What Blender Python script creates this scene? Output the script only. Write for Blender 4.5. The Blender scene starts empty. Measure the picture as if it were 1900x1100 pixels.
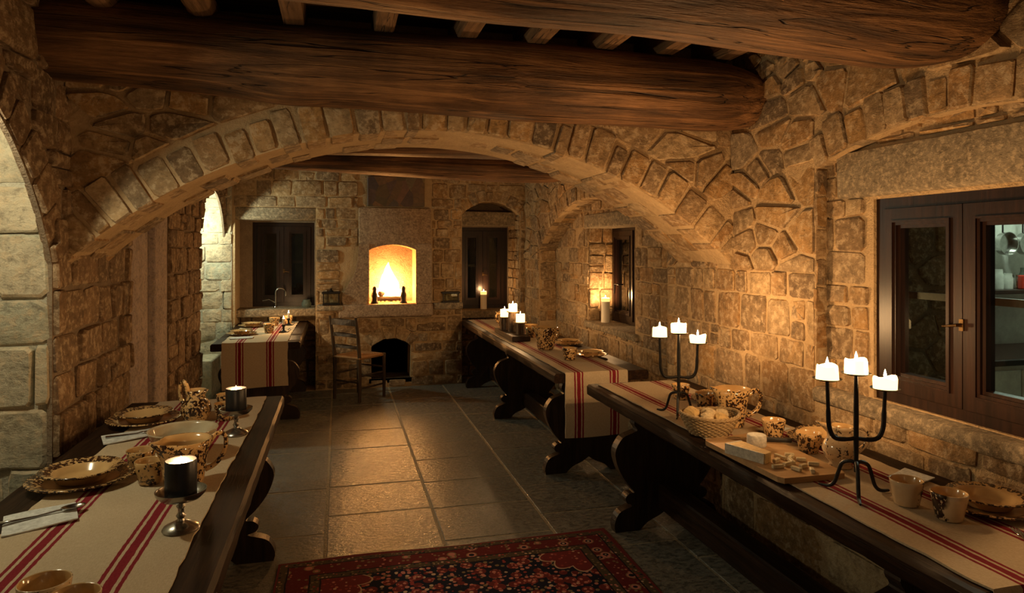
import bpy, bmesh, math, random
from mathutils import Vector, Matrix
from mathutils.geometry import delaunay_2d_cdt

sc = bpy.context.scene
COL = sc.collection
PI = math.pi
RND = random.Random(7)

# ------------------------------------------------------------------ camera
CAM_H = 1.6
YAW = math.atan(322 / 1267)
cam_d = bpy.data.cameras.new('camera')
cam_d.sensor_width = 36.0
cam_d.lens = 24.0
cam_d.shift_y = -89 / 1900
cam_d.clip_start = 0.02
cam = bpy.data.objects.new('camera', cam_d)
COL.objects.link(cam)
cam.location = (0, 0, CAM_H)
cam.rotation_euler = (PI / 2, 0, -YAW)
sc.camera = cam

# ------------------------------------------------------------------ view, world
sc.view_settings.view_transform = 'Standard'
sc.view_settings.look = 'None'
sc.view_settings.gamma = 1.0
sc.view_settings.use_curve_mapping = False
sc.view_settings.exposure = 0.6
sc.cycles.use_denoising = True
sc.cycles.max_bounces = 6
sc.cycles.adaptive_threshold = 0.025
sc.cycles.sample_clamp_indirect = 3.0
sc.cycles.use_light_tree = True
w = bpy.data.worlds.new('world')
sc.world = w
w.use_nodes = True
w.node_tree.nodes['Background'].inputs[0].default_value = (1.0, 0.76, 0.5, 1)
w.node_tree.nodes['Background'].inputs[1].default_value = 0.045

def lamp(name, loc, power, col, radius=0.05):
    l = bpy.data.lights.new(name, 'POINT')
    l.energy = power
    l.color = col
    l.shadow_soft_size = radius
    o = bpy.data.objects.new(name, l)
    COL.objects.link(o)
    o.location = loc
    return o

COOL = (0.93, 1.0, 0.74)
lamp('alcove_lamp', (-1.37, 2.6, 2.15), 19, (1.0, 0.90, 0.60), 0.04)     # lamp hanging in the near alcove on the left
lamp('alcove_lamp', (-1.55, 7.50, 1.92), 30, COOL, 0.04)                # lamp hanging in the far alcove on the left
lamp('kitchen_lamp', (4.55, 3.45, 2.25), 22, (0.86, 1.0, 0.86), 0.1)       # lamp of the kitchen behind the right window
lamp('fill_light', (0.1, -1.3, 2.2), 2.0, (1.0, 0.62, 0.28), 0.25)         # added warm fill from behind the camera, no real lamp known there
CANDLE = (1.0, 0.58, 0.25)
CP = 6.2            # power of one candle

# ------------------------------------------------------------------ node helpers
MATS = {}
class N:
    def __init__(s, name):
        s.m = bpy.data.materials.new(name)
        s.m.use_nodes = True
        s.t = s.m.node_tree
        s.b = s.t.nodes['Principled BSDF']
        s.out = s.t.nodes['Material Output']
        MATS[name] = s.m
    def node(s, typ, **kw):
        n = s.t.nodes.new(typ)
        for k, v in kw.items():
            setattr(n, k, v)
        return n
    def link(s, a, b):
        s.t.links.new(a, b)
    def put(s, sock, v):
        if hasattr(v, 'links'):
            s.link(v, sock)
        else:
            sock.default_value = v
    def coord(s, kind='Object'):
        return s.node('ShaderNodeTexCoord').outputs[kind]
    def mapping(s, vec, scale=(1, 1, 1), rot=(0, 0, 0), loc=(0, 0, 0)):
        n = s.node('ShaderNodeMapping')
        s.link(vec, n.inputs[0])
        n.inputs['Scale'].default_value = scale
        n.inputs['Rotation'].default_value = rot
        n.inputs['Location'].default_value = loc
        return n.outputs[0]
    def noise(s, vec, scale, detail=4, rough=0.55, dist=0.0):
        n = s.node('ShaderNodeTexNoise')
        s.link(vec, n.inputs['Vector'])
        n.inputs['Scale'].default_value = scale
        n.inputs['Detail'].default_value = detail
        n.inputs['Roughness'].default_value = rough
        n.inputs['Distortion'].default_value = dist
        return n.outputs['Fac']
    def vor(s, vec, scale, feature='F1', out='Distance', rand=1.0):
        n = s.node('ShaderNodeTexVoronoi', feature=feature)
        s.link(vec, n.inputs['Vector'])
        n.inputs['Scale'].default_value = scale
        n.inputs['Randomness'].default_value = rand
        return n.outputs[out]
    def ramp(s, fac, stops, interp='LINEAR'):
        n = s.node('ShaderNodeValToRGB')
        s.link(fac, n.inputs[0])
        cr = n.color_ramp
        cr.interpolation = interp
        while len(cr.elements) < len(stops):
            cr.elements.new(0.5)
        for e, (p, c) in zip(cr.elements, stops):
            e.position = p
            e.color = (*c, 1) if len(c) == 3 else c
        return n.outputs[0]
    def mix(s, fac, a, b, mode='MIX'):
        n = s.node('ShaderNodeMix', data_type='RGBA', blend_type=mode)
        s.put(n.inputs[0], fac)
        for i, v in ((6, a), (7, b)):
            if isinstance(v, tuple) and len(v) == 3:
                v = (*v, 1)
            s.put(n.inputs[i], v)
        return n.outputs[2]
    def math(s, op, a, b=0.0, c=0.0, clamp=False):
        n = s.node('ShaderNodeMath', operation=op)
        n.use_clamp = clamp
        for i, v in enumerate((a, b, c)):
            s.put(n.inputs[i], v)
        return n.outputs[0]
    def xyz(s, vec):
        n = s.node('ShaderNodeSeparateXYZ')
        s.link(vec, n.inputs[0])
        return n.outputs
    def step(s, v, lo, hi):
        n = s.node('ShaderNodeMapRange')
        s.link(v, n.inputs[0])
        n.inputs[1].default_value = lo
        n.inputs[2].default_value = hi
        return n.outputs[0]
    def bump(s, h, strength=0.5, dist=0.01):
        n = s.node('ShaderNodeBump')
        n.inputs['Strength'].default_value = strength
        n.inputs['Distance'].default_value = dist
        s.link(h, n.inputs['Height'])
        s.link(n.outputs[0], s.b.inputs['Normal'])
    def set(s, color=None, rough=None, metal=None, spec=None, **kw):
        if color is not None:
            s.put(s.b.inputs['Base Color'], (*color, 1) if isinstance(color, tuple) and len(color) == 3 else color)
        if rough is not None:
            s.put(s.b.inputs['Roughness'], rough)
        if metal is not None:
            s.b.inputs['Metallic'].default_value = metal
        if spec is not None:
            s.b.inputs['Specular IOR Level'].default_value = spec
        for k, v in kw.items():
            s.put(s.b.inputs[k], v)
        return s.m

def stone_mat(name, cols, rough=0.85, bscale=1.0, spec=0.25):
    n = N(name)
    wc = n.node('ShaderNodeNewGeometry')
    pos = wc.outputs['Position']
    r = n.math('FRACT', n.math('ADD', wc.outputs['Random Per Island'], n.node('ShaderNodeObjectInfo').outputs['Random']))
    k = len(cols)
    base = n.ramp(r, [(i / (k - 1), c) for i, c in enumerate(cols)])
    big = n.noise(pos, 7 * bscale, 5, 0.65)
    fine = n.noise(pos, 26 * bscale, 7, 0.72)
    c = n.mix(n.step(big, 0.32, 0.62), n.mix(0.4, base, (0.09, 0.062, 0.036)), base)
    str_ = n.noise(n.mapping(pos, (1, 1, 1.5)), 13 * bscale, 7, 0.74, 0.35)
    c = n.mix(n.step(str_, 0.36, 0.50), n.mix(0.42, c, (0.06, 0.04, 0.024)), c)
    c = n.mix(n.step(fine, 0.50, 0.60), c, n.mix(0.5, c, (0.68, 0.52, 0.33)), 'MIX')
    c = n.mix(n.step(fine, 0.34, 0.46), n.mix(0.38, c, (0.05, 0.035, 0.022)), c)
    n.set(c, rough, spec=spec)
    h = n.math('ADD', n.math('MULTIPLY', str_, 1.0), n.math('ADD', n.math('MULTIPLY', fine, 0.5), n.math('MULTIPLY', big, 0.5)))
    n.bump(h, 0.7, 0.03)
    return n.m

stone_mat('rubble_stone', [(0.44, 0.275, 0.13), (0.24, 0.16, 0.09), (0.50, 0.33, 0.165), (0.40, 0.22, 0.085), (0.34, 0.25, 0.155), (0.52, 0.30, 0.115), (0.19, 0.13, 0.08), (0.56, 0.39, 0.21), (0.32, 0.19, 0.09)])
stone_mat('pale_stone', [(0.66, 0.57, 0.40), (0.58, 0.52, 0.38), (0.70, 0.60, 0.42), (0.50, 0.50, 0.38), (0.66, 0.54, 0.37)])
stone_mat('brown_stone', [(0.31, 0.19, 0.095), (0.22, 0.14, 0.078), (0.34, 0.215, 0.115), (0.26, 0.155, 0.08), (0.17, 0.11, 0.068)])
stone_mat('lintel_stone', [(0.34, 0.27, 0.18), (0.30, 0.24, 0.16)], bscale=1.6)
stone_mat('grey_monolith', [(0.58, 0.48, 0.44), (0.62, 0.51, 0.46)], bscale=2.2)
stone_mat('hood_stone', [(0.42, 0.29, 0.19), (0.46, 0.31, 0.20)], bscale=2.0)

def mortar_mat(name, c0, c1):
    n = N(name)
    pos = n.node('ShaderNodeNewGeometry').outputs['Position']
    a = n.noise(pos, 9, 5, 0.65)
    b = n.noise(pos, 60, 4, 0.7)
    n.set(n.ramp(n.math('ADD', n.math('MULTIPLY', a, 0.6), n.math('MULTIPLY', b, 0.4)), [(0.3, c0), (0.7, c1)]), 0.95, spec=0.1)
    n.bump(n.math('ADD', a, n.math('MULTIPLY', b, 0.6)), 0.9, 0.02)
mortar_mat('mortar', (0.38, 0.26, 0.14), (0.58, 0.41, 0.23))
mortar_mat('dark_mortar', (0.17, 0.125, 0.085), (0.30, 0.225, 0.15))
mortar_mat('pale_mortar', (0.38, 0.35, 0.27), (0.5, 0.46, 0.36))
mortar_mat('soot', (0.05, 0.035, 0.025), (0.11, 0.08, 0.055))
mortar_mat('outside_wall', (0.10, 0.10, 0.08), (0.2, 0.19, 0.15))

def wood_mat(name, cols, axis, rough=0.6, stretch=0.09, scale=14, spec=0.3, bump=0.6, crack=True, bd=0.025):
    n = N(name)
    o = n.coord('Object')
    sca = [1, 1, 1]
    sca[axis] = stretch
    v = n.mapping(o, tuple(sca))
    g = n.noise(v, scale, 6, 0.62, 0.8)
    f = n.noise(v, scale * 5, 4, 0.7)
    blot = n.noise(o, 1.7, 4, 0.6)
    fac = n.math('ADD', n.math('MULTIPLY', g, 0.55), n.math('ADD', n.math('MULTIPLY', f, 0.15), n.math('MULTIPLY', blot, 0.3)))
    c = n.ramp(fac, [(0.38, cols[0]), (0.5, cols[1]), (0.63, cols[2])])
    h = n.math('ADD', g, n.math('MULTIPLY', f, 0.4))
    if crack:
        cr = n.noise(n.mapping(o, tuple(x * (0.35 if i == axis else 1) for i, x in enumerate(sca))), scale * 0.9, 3, 0.5, 0.25)
        line = n.step(n.math('ABSOLUTE', n.math('SUBTRACT', cr, 0.5)), 0.0, 0.007)
        c = n.mix(line, n.mix(0.8, c, (0.008, 0.005, 0.003)), c)
        h = n.math('ADD', h, n.math('MULTIPLY', line, 0.6))
    n.set(c, rough, spec=spec)
    n.bump(h, bump, bd)
    return n.m
wood_mat('beam_wood', [(0.03, 0.015, 0.008), (0.13, 0.062, 0.026), (0.36, 0.18, 0.075)], 0, 0.58, 0.06, 15, 0.28, 1.0)
wood_mat('joist_wood', [(0.09, 0.05, 0.026), (0.18, 0.10, 0.05), (0.32, 0.18, 0.09)], 1, 0.7, 0.1, 20)
wood_mat('board_wood', [(0.06, 0.035, 0.02), (0.12, 0.07, 0.036), (0.22, 0.13, 0.065)], 0, 0.8, 0.1, 16)
wood_mat('table_wood', [(0.010, 0.0055, 0.0035), (0.024, 0.012, 0.0065), (0.052, 0.026, 0.012)], 1, 0.5, 0.06, 40, 0.10, 0.4, bd=0.003)
wood_mat('trestle_wood', [(0.012, 0.007, 0.005), (0.028, 0.015, 0.009), (0.055, 0.03, 0.016)], 2, 0.4, 0.1, 30, 0.35, 0.35, bd=0.005)
wood_mat('window_wood', [(0.008, 0.0035, 0.002), (0.015, 0.006, 0.0035), (0.028, 0.011, 0.006)], 2, 0.36, 0.05, 40, 0.3, 0.25, bd=0.0015, crack=False)
wood_mat('board_pale', [(0.36, 0.21, 0.09), (0.46, 0.28, 0.13), (0.56, 0.36, 0.18)], 0, 0.45, 0.08, 24, 0.4, 0.2, crack=False)
wood_mat('chair_wood', [(0.03, 0.018, 0.01), (0.06, 0.036, 0.019), (0.10, 0.06, 0.03)], 2, 0.5, 0.1, 24, crack=False)
wood_mat('log_bark', [(0.02, 0.014, 0.01), (0.06, 0.04, 0.025), (0.12, 0.08, 0.05)], 0, 0.9, 0.3, 30)
wood_mat('bark_post', [(0.05, 0.03, 0.018), (0.16, 0.10, 0.06), (0.30, 0.21, 0.13)], 2, 0.7, 0.25, 40, bump=1.0)

# floor slabs
n = N('floor_slab')
g_ = n.node('ShaderNodeNewGeometry')
pos = g_.outputs['Position']
r = n.math('FRACT', n.math('ADD', g_.outputs['Random Per Island'], n.node('ShaderNodeObjectInfo').outputs['Random']))
base = n.ramp(r, [(0, (0.28, 0.275, 0.235)), (0.35, (0.33, 0.305, 0.25)), (0.7, (0.24, 0.255, 0.225)), (1, (0.35, 0.325, 0.27))])
big = n.noise(pos, 5, 5, 0.6)
pit = n.noise(n.mapping(pos, (1, 1.5, 1)), 24, 7, 0.78)
c = n.mix(n.step(big, 0.3, 0.7), n.mix(0.4, base, (0.12, 0.115, 0.095)), base)
c = n.mix(n.step(pit, 0.43, 0.53), n.mix(0.72, c, (0.03, 0.03, 0.026)), c)
n.set(c, n.ramp(pit, [(0.42, (0.5,) * 3), (0.56, (0.12,) * 3)]), spec=0.36)
swell = n.noise(n.mapping(pos, (1, 1.4, 1)), 30, 4, 0.6)
n.bump(n.math('ADD', swell, n.math('MULTIPLY', pit, 0.5)), 0.26, 0.02)
mortar_mat('grout', (0.34, 0.29, 0.20), (0.48, 0.41, 0.29))

# rug
def rug_mat(x0, x1, y0, y1):
    n = N('rug_wool')
    pos = n.node('ShaderNodeNewGeometry').outputs['Position']
    X, Y, Z = n.xyz(pos)
    wob = n.math('MULTIPLY', n.math('SUBTRACT', n.noise(pos, 9, 2), 0.5), 0.012)
    ex = n.math('MINIMUM', n.math('SUBTRACT', X, x0), n.math('SUBTRACT', x1, X))
    ey = n.math('MINIMUM', n.math('SUBTRACT', Y, y0), n.math('SUBTRACT', y1, Y))
    e = n.math('ADD', n.math('MINIMUM', ex, ey), wob)
    NAVY, RED, ROSE, CREAM, OLIVE, MAR = (0.012, 0.014, 0.03), (0.36, 0.06, 0.05), (0.62, 0.24, 0.18), (0.66, 0.46, 0.30), (0.26, 0.18, 0.09), (0.17, 0.03, 0.028)
    fl = n.vor(pos, 14)
    flc = n.vor(pos, 14, out='Color')
    pet = n.vor(pos, 40)
    petc = n.vor(pos, 40, out='Color')
    pr, pg, pb = n.xyz(petc)
    fr, fg, fb = n.xyz(flc)
    flower = n.ramp(fl, [(0.0, CREAM), (0.14, ROSE), (0.3, RED), (0.42, CREAM), (0.46, NAVY)], 'CONSTANT')
    field = n.mix(n.step(pet, 0.42, 0.46), n.ramp(pr, [(0, NAVY), (0.22, ROSE), (0.5, RED), (0.62, NAVY), (0.78, OLIVE), (0.9, CREAM)], 'CONSTANT'), NAVY)
    field = n.mix(n.math('LESS_THAN', fl, 0.44), field, n.mix(n.math('GREATER_THAN', pet, 0.42), flower, MAR))
    # red corner spandrels with a scalloped cream outline
    dx = n.math('SUBTRACT', ex, 0.22)
    dy = n.math('SUBTRACT', ey, 0.22)
    cd = n.math('SQRT', n.math('ADD', n.math('MULTIPLY', dx, dx), n.math('MULTIPLY', dy, dy)))
    ang = n.math('ARCTAN2', dy, dx)
    sc_ = n.math('ADD', cd, n.math('MULTIPLY', n.math('ABSOLUTE', n.math('SINE', n.math('MULTIPLY', ang, 6))), -0.05))
    spand = n.mix(n.step(pet, 0.3, 0.34), n.ramp(pg, [(0, RED), (0.35, ROSE), (0.6, MAR), (0.8, CREAM), (0.86, RED)], 'CONSTANT'), (0.20, 0.03, 0.03))
    field = n.mix(n.math('LESS_THAN', sc_, 0.20), field, n.mix(n.math('LESS_THAN', sc_, 0.19), CREAM, spand))
    bsm = n.vor(pos, 48)
    bsc = n.xyz(n.vor(pos, 48, out='Color'))[0]
    guard = n.mix(n.step(bsm, 0.32, 0.36), n.ramp(bsc, [(0, OLIVE), (0.35, CREAM), (0.5, RED), (0.7, NAVY), (0.85, ROSE)], 'CONSTANT'), (0.10, 0.07, 0.04))
    bb = n.vor(pos, 12)
    bmain = n.mix(n.math('LESS_THAN', bb, 0.36), n.mix(n.step(pet, 0.3, 0.34), n.ramp(pb, [(0, MAR), (0.4, OLIVE), (0.6, ROSE), (0.75, RED), (0.92, CREAM)], 'CONSTANT'), (0.15, 0.02, 0.02)), n.mix(n.math('LESS_THAN', bb, 0.3), OLIVE, n.ramp(bb, [(0, CREAM), (0.1, NAVY), (0.2, ROSE)], 'CONSTANT')))
    c = n.mix(n.math('GREATER_THAN', e, 0.215), guard, field)
    c = n.mix(n.math('GREATER_THAN', e, 0.165), bmain, c)
    c = n.mix(n.math('GREATER_THAN', e, 0.058), guard, c)
    c = n.mix(n.math('GREATER_THAN', e, 0.018), MAR, c)
    for lv in (0.058, 0.165, 0.215):
        c = n.mix(n.math('LESS_THAN', n.math('ABSOLUTE', n.math('SUBTRACT', e, lv)), 0.004), c, (0.02, 0.015, 0.02))
    n.set(c, 0.95, spec=0.1)
    n.bump(n.noise(pos, 260, 2), 0.5, 0.004)

def cloth_mat():
    n = N('runner_cloth')
    uv = n.node('ShaderNodeUVMap', uv_map='UVMap').outputs[0]
    U, V, _ = n.xyz(uv)
    wob = n.math('MULTIPLY', n.math('SUBTRACT', n.noise(uv, 30, 2), 0.5), 0.006)
    u = n.math('ADD', U, wob)
    d = n.math('ABSOLUTE', n.math('SUBTRACT', n.math('ABSOLUTE', u), 0.128))      # u is measured from the middle of the cloth
    thick = n.math('LESS_THAN', d, 0.0125)
    thin = n.math('LESS_THAN', n.math('ABSOLUTE', n.math('SUBTRACT', d, 0.027)), 0.0055)
    m = n.math('MAXIMUM', thick, thin)
    wv = n.noise(n.mapping(uv, (420, 60, 1)), 1.0, 3, 0.6)
    wv2 = n.noise(n.mapping(uv, (60, 420, 1)), 1.0, 3, 0.6)
    wv3 = n.math('ADD', n.math('MULTIPLY', wv, 0.5), n.math('MULTIPLY', wv2, 0.5))
    lin = n.ramp(wv3, [(0.3, (0.44, 0.34, 0.22)), (0.55, (0.60, 0.49, 0.34)), (0.75, (0.70, 0.60, 0.45))])
    red = n.ramp(wv3, [(0.3, (0.16, 0.012, 0.02)), (0.7, (0.30, 0.032, 0.045))])
    blot = n.noise(uv, 3.2, 3)
    lin = n.mix(n.step(blot, 0.35, 0.65), n.mix(0.2, lin, (0.3, 0.22, 0.13)), lin)
    n.set(n.mix(m, lin, red), 0.95, spec=0.1)
    n.bump(wv3, 0.6, 0.003)
cloth_mat()

def ceramic(name, base, mode, r0=0.0, thr=0.50, dark=(0.028, 0.012, 0.007)):
    n = N(name)
    o = n.coord('Object')
    oi = n.node('ShaderNodeObjectInfo').outputs['Random']
    add = n.node('ShaderNodeVectorMath', operation='ADD')
    comb = n.node('ShaderNodeCombineXYZ')
    n.link(n.math('MULTIPLY', oi, 7.0), comb.inputs[0])
    n.link(o, add.inputs[0])
    n.link(comb.outputs[0], add.inputs[1])
    v = add.outputs[0]
    tone = n.noise(v, 14, 3)
    col = n.mix(n.step(tone, 0.35, 0.65), n.mix(0.35, base, (0.42, 0.22, 0.07)), base)
    if mode != 'plain':
        s1 = n.noise(v, 82, 3, 0.6)
        s2 = n.noise(v, 16, 2)
        sp = n.math('ADD', n.math('MULTIPLY', s1, 0.66), n.math('MULTIPLY', s2, 0.34))
        mask = n.step(sp, thr, thr + 0.025)
        X, Y, Z = n.xyz(o)
        if mode == 'rim':
            rad = n.math('SQRT', n.math('ADD', n.math('MULTIPLY', X, X), n.math('MULTIPLY', Y, Y)))
            mask = n.math('MULTIPLY', mask, n.math('GREATER_THAN', rad, r0))
        elif mode == 'side':
            mask = n.math('MULTIPLY', mask, n.step(n.math('ADD', X, n.math('MULTIPLY', n.noise(v, 20, 2), 0.05)), 0.04, 0.05))
        col = n.mix(mask, col, dark)
    n.set(col, 0.16, spec=0.55)
    n.b.inputs['Coat Weight'].default_value = 0.3
    n.b.inputs['Coat Roughness'].default_value = 0.08
YEL = (0.66, 0.43, 0.19)
ceramic('glaze_plain', YEL, 'plain')
ceramic('glaze_spotted', YEL, 'all', thr=0.515)
ceramic('glaze_dense', YEL, 'all', thr=0.49)
ceramic('glaze_sparse', (0.68, 0.50, 0.30), 'all', thr=0.545)
ceramic('glaze_side', (0.66, 0.50, 0.31), 'side', thr=0.455)
ceramic('glaze_charger', YEL, 'rim', r0=0.118, thr=0.478)
ceramic('glaze_soup', YEL, 'rim', r0=0.092, thr=0.478)
ceramic('glaze_bowl', (0.60, 0.52, 0.36), 'plain')

def simple(name, color, rough=0.5, metal=0.0, spec=0.5, nscale=0, nb=0.3, **kw):
    n = N(name)
    n.set(color, rough, metal, spec, **kw)
    if nscale:
        o = n.coord('Object')
        h = n.noise(o, nscale, 4, 0.65)
        c = n.mix(n.step(h, 0.3, 0.7), tuple(x * 0.6 for x in color), color)
        n.set(c)
        n.bump(h, nb, 0.006)
    return n.m
simple('iron', (0.025, 0.023, 0.022), 0.45, 0.6, 0.5, 60)
simple('pewter', (0.46, 0.44, 0.40), 0.24, 0.95, 0.5, 25, 0.12)
simple('steel', (0.60, 0.60, 0.58), 0.18, 1.0, 0.5, 30, 0.05)
simple('black_wax', (0.012, 0.012, 0.014), 0.38, 0, 0.5, 40, 0.1)
simple('napkin_paper', (0.80, 0.82, 0.80), 0.9, 0, 0.1, 60, 0.15)
simple('bread', (0.72, 0.50, 0.22), 0.85, 0, 0.2, 50, 0.8)
simple('bread_crumb', (0.76, 0.60, 0.36), 0.9, 0, 0.15, 70, 0.9)
simple('cheese_paste', (0.72, 0.50, 0.22), 0.55, 0, 0.4, 60, 0.2)
simple('cheese_rind', (0.76, 0.72, 0.62), 0.75, 0, 0.3, 70, 0.5)
simple('cheese_stick', (0.86, 0.74, 0.48), 0.55, 0, 0.4, 60, 0.2)
simple('wicker', (0.46, 0.32, 0.16), 0.6, 0, 0.35, 70, 0.4)
simple('rush', (0.30, 0.15, 0.05), 0.7, 0, 0.3, 60, 0.5)
simple('knife_handle', (0.03, 0.028, 0.028), 0.45, 0, 0.4, 40, 0.1)
simple('ash', (0.30, 0.26, 0.22), 0.95, 0, 0.1, 30, 0.8)
simple('white_enamel', (0.70, 0.72, 0.66), 0.35, 0, 0.5, 8, 0.02)
simple('jar_glass', (0.10, 0.13, 0.11), 0.08, 0, 0.6, 30, 0.05)
simple('red_plastic', (0.55, 0.04, 0.02), 0.4)
simple('wick', (0.01, 0.01, 0.01), 0.9)
simple('fire_brick', (0.26, 0.125, 0.032), 0.9, 0, 0.2, 30, 0.4)
simple('brass', (0.20, 0.12, 0.05), 0.35, 1.0, 0.5, 40, 0.1)

def emis(name, col, strength, add_transp=False):
    n = N(name)
    e = n.node('ShaderNodeEmission')
    e.inputs[0].default_value = (*col, 1)
    e.inputs[1].default_value = strength
    sh = e.outputs[0]
    if add_transp:
        t = n.node('ShaderNodeBsdfTransparent')
        a = n.node('ShaderNodeAddShader')
        n.link(e.outputs[0], a.inputs[0])
        n.link(t.outputs[0], a.inputs[1])
        sh = a.outputs[0]
    n.link(sh, n.out.inputs[0])
emis('candle_flame', (1.0, 0.80, 0.45), 14, True)
emis('fire_core', (1.0, 0.45, 0.13), 26, True)
emis('fire_outer', (1.0, 0.50, 0.14), 7, True)
emis('ember', (1.0, 0.28, 0.05), 2.5)
n = N('emissive_wax')          # emission in the wax imitates flame light shining through it
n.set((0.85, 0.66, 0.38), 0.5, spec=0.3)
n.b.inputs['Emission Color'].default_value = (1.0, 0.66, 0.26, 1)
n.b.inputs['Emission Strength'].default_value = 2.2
n = N('glowing_wax')  # emission set into the wax top stands in for light soaking down from the flame
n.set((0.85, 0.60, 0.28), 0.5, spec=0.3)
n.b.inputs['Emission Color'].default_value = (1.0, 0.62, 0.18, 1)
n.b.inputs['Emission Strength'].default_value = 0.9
n = N('ivory_wax')
n.set((0.84, 0.76, 0.60), 0.45, spec=0.4)
n.bump(n.noise(n.coord('Object'), 30, 2), 0.1, 0.004)

n = N('window_glass')
tr = n.node('ShaderNodeBsdfTransparent')
tr.inputs[0].default_value = (0.80, 0.84, 0.80, 1)
gl = n.node('ShaderNodeBsdfGlossy')
gl.inputs['Roughness'].default_value = 0.015
fr = n.node('ShaderNodeFresnel')
fr.inputs[0].default_value = 1.6
ms = n.node('ShaderNodeMixShader')
n.link(n.math('MULTIPLY', fr.outputs[0], n.math('SUBTRACT', 1.0, n.node('ShaderNodeNewGeometry').outputs['Backfacing'])), ms.inputs[0])
n.link(tr.outputs[0], ms.inputs[1])
n.link(gl.outputs[0], ms.inputs[2])
n.link(ms.outputs[0], n.out.inputs[0])

# faded painted panel over the fireplace
n = N('painted_panel')
o = n.coord('Object')
a = n.vor(n.mapping(o, (9, 1, 6)), 1.0, out='Color')
ar, ag, ab = n.xyz(a)
b = n.noise(o, 13, 5, 0.7, 1.5)
c = n.ramp(ar, [(0, (0.06, 0.04, 0.045)), (0.2, (0.22, 0.11, 0.05)), (0.4, (0.08, 0.065, 0.035)), (0.55, (0.30, 0.13, 0.05)), (0.7, (0.07, 0.055, 0.065)), (0.85, (0.27, 0.18, 0.07))])
n.set(n.mix(n.step(b, 0.3, 0.7), n.mix(0.55, c, (0.03, 0.022, 0.015)), c), 0.55, spec=0.4)
n.bump(b, 0.2, 0.005)

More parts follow.
